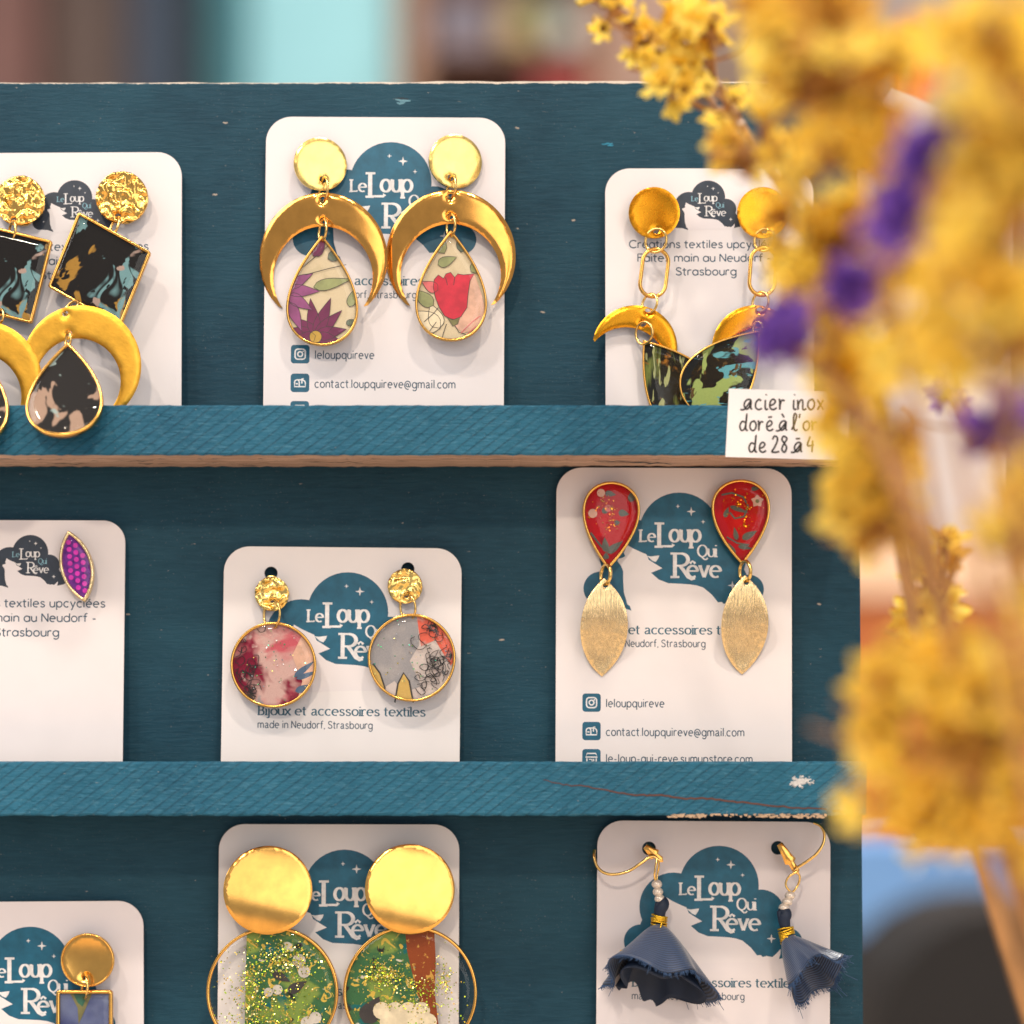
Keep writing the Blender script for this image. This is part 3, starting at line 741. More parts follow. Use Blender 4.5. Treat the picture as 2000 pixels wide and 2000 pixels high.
def bezel(root, name, outline, px, py, t, fill, mat='gold', wall=4.5, depth=9, rot=None, extra=(), dome=5.0, glit=None, floor=True, rim_in=1.2):
    """a gold cup (rim + floor) with a printed insert under a clear resin dome"""
    mb = MB(px, py, t)
    band(mb, outline, [(0, 0), (-wall * .35, 1.4), (-wall, .8), (-wall, -depth), (0, -depth)][::-1])
    fr = mb.build(name, M[mat], root, root.location, rot)
    ins = [(p[0] - n_[0] * (wall - .4), p[1] - n_[1] * (wall - .4)) for p, n_ in zip(outline, onorm(outline))]
    if fill is not None:
        im = MB(px, py, t); plate(im, ins, 1.0, w0=-depth * .55, smooth=False)
        io = im.build('printed_insert', fill, fr, 'local')
    rm = MB(px, py, t)
    v, f, loops = tri(ins, (), 7)
    rm.add([(x, y, -1.0 + dome * (1 - max(0, 1 - bdist((x, y), loops) / 14.0) ** 2) + rnd.uniform(-.05, .05)) for x, y in v], f, True)
    rm.build('resin', M['resin'], fr, 'local')
    return fr, ins
def print_shapes(frame, px, py, t, shapes, name='fabric_print', base_w=-4.4):
    """flat printed shapes: (outline, material index)"""
    mats = []; mb = MB(px, py, t)
    for i, (pts, mt) in enumerate(shapes):
        if mt not in mats: mats.append(mt)
        if isinstance(pts, tuple):
            ribbon(mb, pts[0], pts[1], base_w + .05 + i * .02, mi=mats.index(mt), taper=len(pts) > 2)
        else: flat(mb, pts, base_w + i * .02, mats.index(mt))
    return mb.build(name, [M[m_] for m_ in mats], frame, 'local')
def clip(poly, region):
    """cuts a polygon to a convex region (outline in the same units)"""
    h = []
    for seq in (sorted(region), sorted(region)[::-1]):
        b = len(h)
        for p in seq:
            while len(h) - b >= 2 and (h[-1][0] - h[-2][0]) * (p[1] - h[-2][1]) - (h[-1][1] - h[-2][1]) * (p[0] - h[-2][0]) <= 0: h.pop()
            h.append(p)
        h.pop()
    rg = h; out = poly
    for i in range(len(rg)):
        A_, B_ = rg[i - 1], rg[i]; src = out; out = []
        side = lambda p: (B_[0] - A_[0]) * (p[1] - A_[1]) - (B_[1] - A_[1]) * (p[0] - A_[0])
        for j in range(len(src)):
            p, q = src[j - 1], src[j]; sp, sq = side(p), side(q)
            if (sp >= 0) != (sq >= 0):
                tt = sp / (sp - sq); out.append((p[0] + (q[0] - p[0]) * tt, p[1] + (q[1] - p[1]) * tt))
            if sq >= 0: out.append(q)
        if not out: return []
    cl = []
    for p in out:
        if not cl or math.hypot(p[0] - cl[-1][0], p[1] - cl[-1][1]) > .05: cl.append(p)
    return cl if len(cl) > 2 else []
def petal(x, y, L, wd, ang, n=9, tip=.62):
    pts = []
    for i in range(n + 1):
        u = i / n; pts.append((-wd / 2 * math.sin(math.pi * u ** tip), -L * u))
    for i in range(n, -1, -1):
        u = i / n; pts.append((wd / 2 * math.sin(math.pi * u ** tip), -L * u))
    return shift(rot2(pts[:-1], ang), x, y)
def outline_of(pts, wd=1.1): return (pts + [pts[0]], wd)
def glitter(frame, px, py, t, spots, mat, name='glitter', w=(-3.6, -1.5), size=(1.4, 3.0), region=None):
    mb = MB(px, py, t)
    for (x, y, sx, sy, n) in spots:
        for _ in range(n):
            a, b = rnd.gauss(x, sx), rnd.gauss(y, sy)
            if region and not inside((a, b), region): continue
            s_ = rnd.uniform(*size); e = Euler((rnd.gauss(0, .35), rnd.gauss(0, .35), rnd.uniform(0, 3.1)))
            c = [Vector((math.cos(j * 1.0472) * s_, math.sin(j * 1.0472) * s_, 0)) for j in range(6)]
            ww = rnd.uniform(*w)
            vs = []
            for q in c:
                q.rotate(e); vs.append((a + q.x, b + q.y, ww + q.z))
            mb.add(vs, [tuple(range(6))], False, rnd.randrange(len(mat)))
    o = mb.build(name, mat, frame, 'local'); o['kind'] = 'stuff'; return o
def disc(root, name, px, py, t, r, mat, kind='flat', hole=None, yaw=0, thick=6):
    hl = [circle(h[2], 16, h[0] - px, h[1] - py) for h in ([hole] if hole else [])]
    mb = MB(px, py, t)
    sd = rnd.uniform(0, 50)
    from mathutils import noise as NZ
    if kind == 'flat': zf = lambda x, y, d: .012 * (x * x + y * y) ** .5 * .6 + .8 * math.sin(x / r * 1.4 + .4) ; st = 7; er = 2.2
    elif kind == 'dished': zf = lambda x, y, d: 5.5 * ((x * x + y * y) / (r * r)); st = 6; er = 2.0
    elif kind == 'hammer':
        def zf(x, y, d):
            a = NZ.noise(Vector((x * .055 + sd, y * .055, 0))); b = NZ.noise(Vector((x * .11, y * .09 + sd, 4)))
            c = NZ.noise(Vector((x * .05 + 1.5 * a, y * .05, sd)))
            return 10.0 * abs(a) + 4.0 * abs(b) + 4 * c
        st = 2.6; er = 2.0
    elif kind == 'wavy':
        zf = lambda x, y, d: 7.0 * math.sin((y - .22 * x) / r * 2.3 + .5 + sd * 0.0) + .55 * math.sin((y - .2 * x) / r * 6.1 + sd) ; st = 4.5; er = 2.0
    plate(mb, circle(r, 64), thick, hl, st, zf, 0.0, edge_r=er)
    return mb.build(name, M[mat], root, root.location, (0, 0, R(yaw)))
def crescent_plate(root, px, py, t, Ro, ci, Ri, rot, holes, mat, puff=6.0, rotx=None, name='crescent', bend=.0002):
    hl = [circle(6.2, 14, hx - px, hy - py) for hx, hy in holes]
    mb = MB(px, py, t); o = rot2(crescent(Ro, ci, Ri), rot)
    zf = lambda x, y, d: puff * (1 - max(0, 1 - d / 13.0) ** 2) + .02 * (x - .4 * y) - bend * x * x
    plate(mb, o, 5, hl, 5.5, zf, 0, edge_r=1.5)
    return mb.build(name, M[mat], root, root.location, rotx)

# fabric materials
M['tortoise'] = layered('dark_mottled_fabric', lin((22, 19, 17)), [(105, .55, .02, lin((164, 124, 52)), 1, .8), (120, .58, .02, lin((112, 152, 158)), 5, .8), (110, .60, .02, lin((172, 148, 138)), 9, .8), (300, .61, .03, lin((18, 16, 15)), 3, .6)])
M['leopard'] = layered('spotted_fabric', lin((22, 18, 17)), [(105, .54, .02, lin((164, 136, 118)), 2, .6, (1.6, 1, .8)), (140, .63, .03, lin((150, 170, 168)), 7, .6), (1500, .70, .04, lin((110, 100, 90)), 4, 0)])
M['jungle_a'] = layered('dark_green_fabric', lin((26, 26, 22)), [(150, .54, .10, lin((118, 130, 62)), 3, .5, (2.6, 1, .6)), (260, .60, .05, lin((160, 104, 34)), 8, .5), (300, .57, .03, lin((172, 176, 120)), 1, .8, (2.4, 1, .6))])
M['jungle_b'] = layered('dark_blue_green_fabric', lin((20, 22, 22)), [(130, .55, .02, lin((158, 178, 104)), 11, .6), (150, .58, .02, lin((96, 168, 180)), 4, 1.0, (.8, 1, 2)), (420, .64, .03, lin((90, 70, 40)), 2, .5)])
M['cream_fabric'] = layered('cream_fabric', lin((216, 200, 168)), [(160, .55, .2, lin((190, 176, 138)), 4, .2)])
M['red_fabric'] = layered('red_fabric', lin((190, 6, 22)), [(170, .55, .2, lin((214, 12, 26)), 2, .2), (260, .64, .12, lin((120, 10, 36)), 5, .2)])
M['pink_fabric'] = layered('pink_batik', lin((204, 168, 162)), [(110, .46, .16, lin((196, 92, 104)), 3, .6), (95, .52, .08, lin((128, 22, 52)), 8, .5), (240, .62, .1, lin((226, 204, 196)), 5, .4), (200, .64, .08, lin((150, 146, 152)), 12, .3)])
M['pale_voile'] = layered('pale_voile', lin((206, 194, 190)), [(140, .55, .2, lin((196, 180, 178)), 2, .2)])
M['grey_fabric'] = layered('grey_voile', lin((154, 152, 156)), [(160, .52, .2, lin((174, 168, 168)), 2, .2)])
M['coral_fabric'] = layered('coral_patch', lin((222, 104, 84)), [(260, .5, .12, lin((214, 150, 142)), 2, .3)])
M['yellow_fabric'] = layered('mustard_cloth', lin((206, 172, 98)), [])
M['green_fabric'] = layered('green_print', lin((58, 104, 66)), [(110, .5, .1, lin((122, 146, 70)), 2, .6), (150, .60, .03, lin((36, 32, 34)), 6, .5), (150, .60, .03, lin((24, 100, 100)), 9, .5), (420, .60, .03, lin((206, 176, 76)), 3, 1.6), (200, .64, .02, lin((206, 200, 182)), 14, .4)])
M['blue_fabric'] = layered('blue_gradient_cloth', lin((66, 74, 124)), [(70, .42, .2, lin((124, 136, 168)), 3, .2)])
M['brown_fabric'] = layered('rust_leather', lin((136, 66, 30)), [(700, .62, .05, lin((196, 150, 70)), 3, .5)])
for nm, c in (('p_plum', (112, 26, 78)), ('p_mauve', (150, 76, 130)), ('p_line', (52, 46, 44)), ('p_leaf', (150, 156, 104)), ('p_leaf_dark', (96, 108, 88)), ('p_yellow', (196, 158, 62)),
              ('p_red', (206, 30, 58)), ('p_pink', (222, 110, 112)), ('p_blush', (222, 176, 152)), ('p_cream', (232, 218, 186)), ('p_grey_leaf', (86, 90, 82)), ('p_blossom', (224, 176, 158)),
              ('p_magenta', (224, 40, 190)), ('p_blue', (70, 96, 126)), ('p_white', (206, 200, 190)), ('p_olive', (120, 116, 70)), ('p_rose', (196, 22, 40)), ('p_green', (44, 100, 78))):
    M[nm] = ink(nm[2:] + '_print', lin(c))
def purple_foil():
    m = NT('purple_foil'); n = m.noise(m.coords(), 900, 3)
    m.set(Base_Color=m.ramp(n, [(.3, lin((92, 22, 128))), (.7, lin((140, 60, 176)))]), Roughness=.3, Metallic=.4); return m.m
M['purple_foil'] = purple_foil()
GL = [gold('gold_flake', lin((240, 210, 90)), .25), gold('lime_flake', lin((206, 224, 70)), .25), gold('green_flake', lin((150, 180, 44)), .3), gold('pale_flake', lin((245, 235, 170)), .2)]
GLI = [gold('teal_flake', lin((110, 225, 190)), .2), gold('straw_flake', lin((225, 215, 130)), .2), gold('white_flake', lin((235, 235, 235)), .2), gold('mint_flake', lin((90, 210, 140)), .2)]
GLO = [gold('amber_flake', lin((255, 190, 40)), .2), gold('orange_flake', lin((250, 140, 30)), .2)]
M['black_thread'] = simple('black_thread', lin((24, 22, 24)), .7)
def threads(frame, px, py, t, centres, region, n=18):
    mb = MB(px, py, t)
    for (x, y, sx, sy) in centres:
        for _ in range(n):
            p = [(rnd.gauss(x, sx), rnd.gauss(y, sy))]
            a = rnd.uniform(0, 6.28)
            for j in range(6):
                a += rnd.gauss(.9, .7); p.append((p[-1][0] + 9 * math.cos(a), p[-1][1] + 9 * math.sin(a)))
            p = [q for q in p if inside(q, region)]
            if len(p) > 2: tube(mb, catmull([(q[0], q[1], -3.4 + rnd.uniform(0, 1.5)) for q in p], 5), .75, 4)
    o = mb.build('thread_tangle', M['black_thread'], frame, 'local'); o['kind'] = 'stuff'

# ---- card 1: hammered disc, mottled square, crescent, spotted drop
def set_one(label, dx, dy, dr, dt, sq, sqc, ring1, ring2, cr, cro, hole1, hole2, dp, dpw, dph, drot):
    t0 = tcard('c1', dy) + 3 * MM
    e = earring('dangle_earring', label, dx, dy, t0)
    disc(e, 'hammered_disc', dx, dy, t0, dr, 'gold_hammer', 'hammer', (ring1[0], ring1[1] - 2, 5.5))
    loop_ring(e, *ring1, t0 + 1.0 * MM, 58)
    cx = sum(p[0] for p in sq) / 4; cy = sum(p[1] for p in sq) / 4
    q = shift(sq, -cx, -cy)
    qq = []
    for i in range(4):
        a, b, c = Vector(q[i - 1]), Vector(q[i]), Vector(q[(i + 1) % 4])
        for u in (0, .5, 1):
            p1 = b + (a - b).normalized() * 5; p2 = b + (c - b).normalized() * 5
            pt = p1 * (1 - u) ** 2 + b * 2 * u * (1 - u) + p2 * u * u; qq.append((pt.x, pt.y))
    bezel(e, 'square_frame', qq, cx, cy, t0 + sqc, M['tortoise'], 'gold', 5.2, 10)
    loop_ring(e, *ring2, t0 + sqc + 1 * MM, 50)
    crescent_plate(e, cr[0], cr[1], 12 * MM, 117, 32, 84, cro, (hole1, hole2), 'gold_satin', 2.0)
    loop_ring(e, hole2[0], hole2[1] - 2, dp[0], dp[1] + 10, 15 * MM, 60)
    td = 16 * MM
    bezel(e, 'drop_frame', rot2(drop(dpw, dph), drot), dp[0], dp[1], td, M['leopard'], 'gold', 5.0, 10, (R(-28), 0, 0))
set_one('earring of hammered disc, tilted dark square and crescent, cut off by the left picture edge', 38.6, 392, 49, 1 * MM, [(-58, 431), (102, 470), (62, 632), (-98, 593)], 2.5 * MM,
        (26, 432, 22, 470), (2, 604, -3, 634), (-36, 743), 12, (-22, 640), (-38, 676), (-41, 692), 146, 216, 0)
set_one('earring of hammered disc, tilted dark square, crescent and spotted drop right of its twin', 238, 386, 51, 1 * MM, [(153, 413), (295, 492), (235, 639), (93, 560)], 3 * MM,
        (231, 424, 217, 460), (152, 588, 127, 614), (158, 713), 12, (127, 612), (134.5, 651), (132, 668), 148, 222, -3)

# ---- card 2: plain disc, crescent, floral drop
def set_two(label, dx, dy, dr, h0, h1, h2, cx, cy, Ro, ci, Ri, dtop, dw, dh, shapes, drot=0):
    t0 = tcard('c2', dy) + 2.5 * MM
    e = earring('dangle_earring', label, dx, dy, t0)
    disc(e, 'plain_disc', dx, dy, t0, dr, 'gold_pale', 'flat', (h0[0], h0[1], 6.5), 12)
    loop_ring(e, h0[0] + 2, h0[1] - 3, h1[0] + 1, h1[1] + 3, t0 + .9 * MM, 66)
    t1 = tcard('c2', cy) + 3.2 * MM
    crescent_plate(e, cx, cy, t1, Ro, ci, Ri, 0, (h1, h2), 'gold_copper', 3.0, (R(2), 0, R(-4 if cx < 700 else -2)), bend=.0008)
    loop_ring(e, h2[0], h2[1] - 3, dtop[0], dtop[1] + 13, t1 + 1.5 * MM, 66)
    t2 = tcard('c2', dtop[1] + dh * .6) + 5.0 * MM
    fr, ins = bezel(e, 'drop_frame', rot2(drop(dw, dh), drot), dtop[0], dtop[1], t2, M['cream_fabric'], 'gold', 4.6, 10)
    sh = []
    for pts, mt, *ln in shapes:
        if isinstance(pts, tuple): sh.append(((shift(list(pts[0]), -dtop[0], -dtop[1]), pts[1]), mt)); continue
        c = clip(shift(pts, -dtop[0], -dtop[1]), ins)
        if c:
            sh.append((c, mt))
            if ln: sh.append((outline_of(c, ln[0]), 'p_line'))
    print_shapes(fr, dtop[0], dtop[1], t2, sh)
PL = []
for a, L_, wd_, mt in ((-78, 60, 26, 'p_plum'), (-48, 52, 26, 'p_plum'), (-8, 74, 26, 'p_plum'), (22, 80, 26, 'p_plum'), (46, 72, 24, 'p_plum'), (78, 62, 26, 'p_plum'), (105, 56, 24, 'p_plum'), (-105, 50, 24, 'p_plum')):
    PL.append((petal(616, 655, L_, wd_, a), mt, 1.0))
PL.append((circle(12, 20, 616, 657), 'p_yellow', 1.0))
for x, y, L_, wd_, a in ((560, 560, 58, 22, 62), (560, 566, 64, 24, 92), (562, 575, 56, 24, 122), (566, 590, 60, 22, 158)): PL.append((petal(x, y, L_, wd_, a), 'p_mauve', 1.0))
PL += [(petal(612, 560, 76, 22, 78), 'p_leaf', 1.1), (petal(682, 598, 40, 18, 20), 'p_leaf', 1.1), (petal(640, 505, 50, 22, 62), 'p_leaf_dark', 1.1), (petal(612, 500, 46, 24, 30), 'p_plum', 1.0),
       (([(590, 522), (640, 480)], 1.3), 'p_line'), (([(596, 536), (640, 524), (676, 516)], 1.3), 'p_line'), (petal(676, 632, 22, 12, 70), 'p_leaf_dark', 1.0)]
set_two('gold crescent earring with a purple daisy drop, left on the upper middle card', 626, 320, 52, (631, 350), (631, 391), (631.6, 431), 629, 504, 127, 37, 98.5, (629, 459), 141, 216, PL)
TU = [(petal(905, 650, 120, 70, 10), 'p_blush'), (petal(860, 640, 70, 40, -62), 'p_cream', 1.2), (petal(858, 640, 52, 30, -20), 'p_cream', 1.2), (petal(868, 660, 44, 22, 190), 'p_leaf', 1.1), (petal(846, 596, 52, 26, -52), 'p_leaf', 1.1),
      (petal(868, 494, 64, 26, -30), 'p_leaf', 1.0), (petal(900, 492, 60, 26, 14), 'p_leaf_dark', 1.0), (petal(855, 516, 40, 20, 68), 'p_leaf', 1.0), (petal(920, 530, 40, 22, 48), 'p_leaf', 1.1),
      (petal(855, 566, 36, 22, -62), 'p_pink', 1.0),
      ([(848, 545), (856, 536), (866, 543), (871, 534), (880, 531), (888, 541), (894, 534), (905, 536), (926, 534), (918, 548), (914, 575), (912, 600), (900, 618), (884, 624), (868, 616), (858, 600), (850, 580), (846, 560)], 'p_red', 1.2),
      ([(874, 620), (886, 623), (898, 619), (894, 632), (884, 636)], 'p_olive', 1.0),
      (([(888, 634), (896, 648), (918, 656)], 1.3), 'p_line'), (([(872, 632), (866, 650), (862, 664)], 1.4), 'p_line'), (([(828, 628), (846, 612), (856, 600)], 1.3), 'p_line'), (([(836, 650), (852, 628)], 1.2), 'p_line'),
      (([(888, 540), (886, 556)], 1.2), 'p_line'), (([(870, 541), (874, 556)], 1.2), 'p_line'), (([(900, 650), (922, 628), (938, 616)], 1.6), 'p_pink'), (([(906, 658), (930, 636)], 1.4), 'p_pink')]
set_two('gold crescent earring with a red tulip drop, right on the upper middle card', 890, 314.5, 52.5, (880.6, 347), (880, 385), (880.5, 422), 879.5, 499, 127.5, 37, 98.5, (881, 449), 141, 217, TU)

# ---- card 3: dished disc, chain link, slanted crescent, dark drop
def set_three(label, dx, dy, link, lrot, cr, ci, Ri, crot, ring3, h2, tip, drot, fill, dw, dh):
    t0 = tcard('c3', dy) + 2.5 * MM
    e = earring('chain_earring', label, dx, dy, t0)
    disc(e, 'dished_disc', dx, dy, t0, 50, 'gold_deep', 'dished', (dx + 4, dy + 35, 6))
    loop_ring(e, dx + 3, dy + 31, link[0] + 4, link[1] - 40, t0 + 1.2 * MM, 30)
    mb = MB(link[0], link[1], t0 + 1.0 * MM)
    tube(mb, [(x, y, 2.5 * math.sin(y / 40)) for x, y in rot2(rrect(-25, -47, 25, 47, 24.8, 8), lrot)], 4.0, 10, True)
    mb.build('chain_link', M['gold'], e, e.location)
    loop_ring(e, *ring3, t0 + 1.0 * MM, 45)
    t1 = tcard('c3', cr[1]) + 2.2 * MM
    crescent_plate(e, cr[0], cr[1], t1, 83, ci, Ri, crot, ((ring3[2] - 1, ring3[3] - 4), h2), 'gold_deep', 2.0)
    loop_ring(e, h2[0], h2[1] - 3, tip[0] + (4 if drot < 0 else -4), tip[1] + 8, t1 + 1.2 * MM, 45)
    t2 = t1 + (2.8 if drot > 0 else 1.0) * MM
    bezel(e, 'drop_frame', rot2(drop(dw, dh), drot), tip[0], tip[1], t2, fill, 'gold', 4.0, 8)
set_three('chain link earring with a dark green drop, left on the card behind the price tag', 1277.7, 416, (1277.7, 533), 7, (1240, 679), 43.5, 80, 24, (1272, 574, 1266, 612), (1256, 632), (1256, 664), -36, M['jungle_a'], 138, 212)
set_three('chain link earring with a dark blue and green drop, half hidden by the yellow flowers', 1489.5, 416, (1490, 530), 4, (1474, 679), 43.5, 80, -20, (1486, 570, 1485, 610), (1480, 632), (1484, 645), 40, M['jungle_b'], 138, 205)

# ---- card 4: purple leaf stud
t0 = tcard('c4', 1105) + 3 * MM
e = earring('stud_earring', 'purple leaf-shaped stud with magenta dots in a gold rim', 148, 1106, t0)
ol = rot2(shift(marquise(64, 143), 0, -71.5), -13)
fr, ins = bezel(e, 'leaf_frame', ol, 149, 1106, t0, M['purple_foil'], 'gold_brush', 5.5, 12, None)
sh = []
for r_ in range(-6, 7):
    for c_ in range(-3, 4):
        x, y = c_ * 12.8, r_ * 13.8 + (6.9 if c_ % 2 else 0)
        (x, y), = rot2([(x, y)], -4)
        if inside((x, y), ins) and bdist((x, y), [ins]) > 3: sh.append((circle(5.0, 12, x, y), 'p_magenta'))
print_shapes(fr, 149, 1106, t0, sh, 'dot_print', -5.6)
mb = MB(148, 1106, t0 - 3 * MM); tube(mb, [(0, 0, 0), (0, 0, 16)], 3, 8); mb.build('ear_post', M['wire'], e, e.location)

# ---- card 5: round resin with threads
def set_five(label, hole, dd, r, ringp, cc, rr_, which):
    t0 = tcard('c5', dd[1]) + 2.2 * MM
    e = earring('round_resin_earring', label, dd[0], dd[1], t0)
    mb = MB(hole[0], hole[1] + 18, t0 - .6 * MM); plate(mb, rrect(-11, -15, 11, 22, 8), 4, step=6, edge_r=2); mb.build('clip_tab', M['gold_pale'], e, e.location)
    disc(e, 'hammered_disc', dd[0], dd[1], t0, r, 'gold_pale', 'hammer', (ringp[0], ringp[1] - 3, 5))
    loop_ring(e, ringp[0], ringp[1] - 5, ringp[2], ringp[3] + 5, t0 + 1 * MM, 52, 2.4)
    t2 = tcard('c5', cc[1]) + 4.2 * MM
    fr, ins = bezel(e, 'round_frame', circle(rr_, 72), cc[0], cc[1], t2, M['pink_fabric'] if which == 0 else M['pale_voile'], 'gold', 5, 10)
    if which == 0:
        print_shapes(fr, cc[0], cc[1], t2, [(clip(shift([(610, 1200), (640, 1190), (640, 1400), (575, 1390), (590, 1330), (570, 1280)], -cc[0], -cc[1]), ins), 'p_blush')] +
             [(clip(shift(petal(x, y, L_, wd_, a), -cc[0], -cc[1]), ins), 'p_blue') for x, y, L_, wd_, a in ((574, 1322, 52, 12, 52), (578, 1326, 48, 10, 70), (576, 1350, 40, 14, 72))])
        threads(fr, cc[0], cc[1], t2, [(-62, -45, 12, 24), (-55, 10, 14, 22), (-42, 40, 14, 20), (-48, 60, 10, 10)], ins, 9)
    else:
        v = [clip(shift(p, -cc[0], -cc[1]), ins) for p in ([(700, 1180), (815, 1190), (818, 1260), (800, 1290), (822, 1340), (790, 1352), (770, 1330), (742, 1348), (700, 1330)],
             [(812, 1190), (870, 1200), (900, 1270), (880, 1300), (850, 1250), (822, 1262)], [(772, 1380), (778, 1335), (788, 1316), (800, 1330), (808, 1380)], [(715, 1290), (735, 1305), (752, 1340), (750, 1370), (715, 1350)])]
        im = []
        for p, mt, w_ in ((v[0], 'grey_fabric', 0), (v[1], 'coral_fabric', .3), (v[2], 'yellow_fabric', .6), (v[3], 'yellow_fabric', .6)):
            mb = MB(cc[0], cc[1], t2); plate(mb, p, .8, w0=-5.2 + w_, smooth=False); mb.build('fabric_scrap', M[mt], fr, 'local')
        print_shapes(fr, cc[0], cc[1], t2, [((shift([(771, 1372), (777, 1335), (788, 1314), (799, 1330), (807, 1372)], -cc[0], -cc[1]), 3.2), 'p_line'), ((shift([(728, 1296), (742, 1315), (752, 1345)], -cc[0], -cc[1]), 3), 'p_line')])
        threads(fr, cc[0], cc[1], t2, [(48, -52, 14, 12), (56, -14, 14, 20), (42, 12, 8, 14), (44, 46, 14, 16), (60, 30, 8, 12)], ins, 9)
    glitter(fr, cc[0], cc[1], t2, [(0, 0, 36, 36, 60)], GLI, size=(.8, 1.7), region=ins)
set_five('round pink and burgundy resin earring with black threads', (530, 1121), (531, 1160), 33.5, (532, 1175, 530, 1224), (533.6, 1298.5), 84, 0)
set_five('round grey resin earring with coral patch and black threads', (797, 1110), (791, 1145), 34, (793, 1166, 800, 1206), (804, 1284.5), 86, 1)

# ---- card 6: red inverted drop over brushed marquise
def set_six(label, top, tip, w_, h_, mq, mw, mh, rot_, which):
    t0 = tcard('c6', top[1] + 60) + 3 * MM
    e = earring('red_drop_earring', label, top[0], top[1] + 60, t0)
    o = [(x, h_ - y) for x, y in drop(w_, h_)]
    fr, ins = bezel(e, 'drop_frame', rot2(o, rot_, 0, h_), top[0], top[1], t0, M['red_fabric'], 'gold', 5.0, 14)
    X, Y = top
    sh = []
    if which == 0:
        L = [(petal(60, 30, 16, 9, 20), 'p_grey_leaf'), (petal(20, 60, 22, 14, 100), 'p_grey_leaf'), (petal(-4, 138, 30, 14, -6), 'p_grey_leaf'), (petal(-2, 140, 40, 15, 52), 'p_grey_leaf'), (petal(-12, 60, 20, 12, 60), 'p_grey_leaf'), (petal(-6, 22, 22, 12, 100), 'p_grey_leaf'),
             (petal(44, 40, 24, 14, 10), 'p_grey_leaf'), (petal(12, 80, 12, 10, 90), 'p_grey_leaf'), (circle(9, 12, -30, 62), 'p_blossom'), (circle(8, 12, -14, 22), 'p_blossom'), (circle(7, 12, 0, 52), 'p_pink'), (petal(-4, 152, 14, 12, 0), 'p_grey_leaf')]
    else:
        L = [(shift(star(0, 0, 1), 0, 0), 'p_blossom')][:0] + [(petal(30, 42, 13, 12, a), 'p_blossom') for a in range(0, 360, 72)] + [(circle(4, 10, 30, 42), 'p_olive'), (petal(0, 116, 34, 14, 62), 'p_grey_leaf'), (petal(-10, 118, 26, 10, -12), 'p_grey_leaf'), (petal(-8, 130, 30, 9, 100), 'p_grey_leaf'),
             (petal(-34, 74, 22, 10, 20), 'p_grey_leaf'), (petal(-24, 52, 40, 9, 110), 'p_grey_leaf'), (petal(-14, 146, 26, 10, -30), 'p_grey_leaf'), (petal(18, 18, 16, 9, 90), 'p_grey_leaf')]
    for p, mt in L:
        c = clip(p, ins)
        if c: sh.append((c, mt))
    if which == 1: sh.append((([(-40, 30), (-20, 26), (2, 34), (12, 52), (4, 72), (-14, 76), (-24, 64)], 3.5), 'p_grey_leaf')); sh.append((([(-30, 112), (-10, 124), (14, 128)], 3), 'p_grey_leaf'))
    else: sh.append((([(-34, 100), (-22, 116), (-12, 128)], 4), 'p_grey_leaf'))
    print_shapes(fr, X, Y, t0, sh, base_w=-6.9)
    glitter(fr, X, Y, t0, [(-6, 42, 12, 6, 22), (8, 58, 3, 8, 12), (6, 86, 7, 5, 14), (0, 60, 26, 30, 16)], GLO, size=(.9, 2.0), region=ins, w=(-5.5, -2))
    loop_ring(e, tip[0] + 3, tip[1] - 8, mq[0] + 3, mq[1] + 12, t0 + 1 * MM, 64, 3.6)
    mb = MB(mq[0], mq[1], t0 + .6 * MM)
    plate(mb, marquise(mw, mh), 5, [circle(5.0, 14, 2, 14)], 5, lambda x, y, d: 13 * math.sin((y / mh) * 3.6 + .9) + 5 * (x / mw) ** 2 * 4, 0, edge_r=1.5)
    mb.build('brushed_leaf', M['gold_brush'], e, e.location, (0, 0, R(9)))
set_six('red floral drop above a brushed gold leaf, left one of the pair', (1188, 940), (1181.6, 1111), 113, 172, (1178.5, 1130), 94, 191, 3, 0)
set_six('red drop with a pale blossom above a brushed gold leaf, right of its twin', (1450, 936), (1451.5, 1104), 115, 168, (1453, 1124), 94, 193, -1.5, 1)

# ---- card 7: disc over blue square
t0 = tcard('c7', 1875) + 3 * MM
e = earring('square_earring', 'dished gold disc above a blue square frame, lower left card', 171.6, 1875, t0)
disc(e, 'dished_disc', 171.6, 1875, t0, 52, 'gold', 'dished', (166, 1908, 6))
mb = MB(171.6, 1875, t0); band(mb, circle(52.5, 64), [(0, 5.5), (-1.5, 8.5), (-4, 7.5), (-4, 0), (0, 0)][::-1]); mb.build('disc_rim', M['gold'], e, e.location)
loop_ring(e, 166, 1903, 165, 1950, t0 + 1 * MM, 66, 3)
fr, ins = bezel(e, 'square_frame', rrect(-55, -55, 55, 55, 7, 5), 164.5, 1989, t0 + 1 * MM, M['blue_fabric'], 'gold', 7, 10)
print_shapes(fr, 164.5, 1989, t0 + 1 * MM, [(clip([(-35, -60), (20, -60), (-2, -10), (-16, 20), (-22, 60), (-30, 60), (-12, 10), (-14, -20)], ins), 'p_olive'), (clip([(-28, -60), (12, -60), (-4, -22), (-14, -30)], ins), 'p_green')], base_w=-4.9)

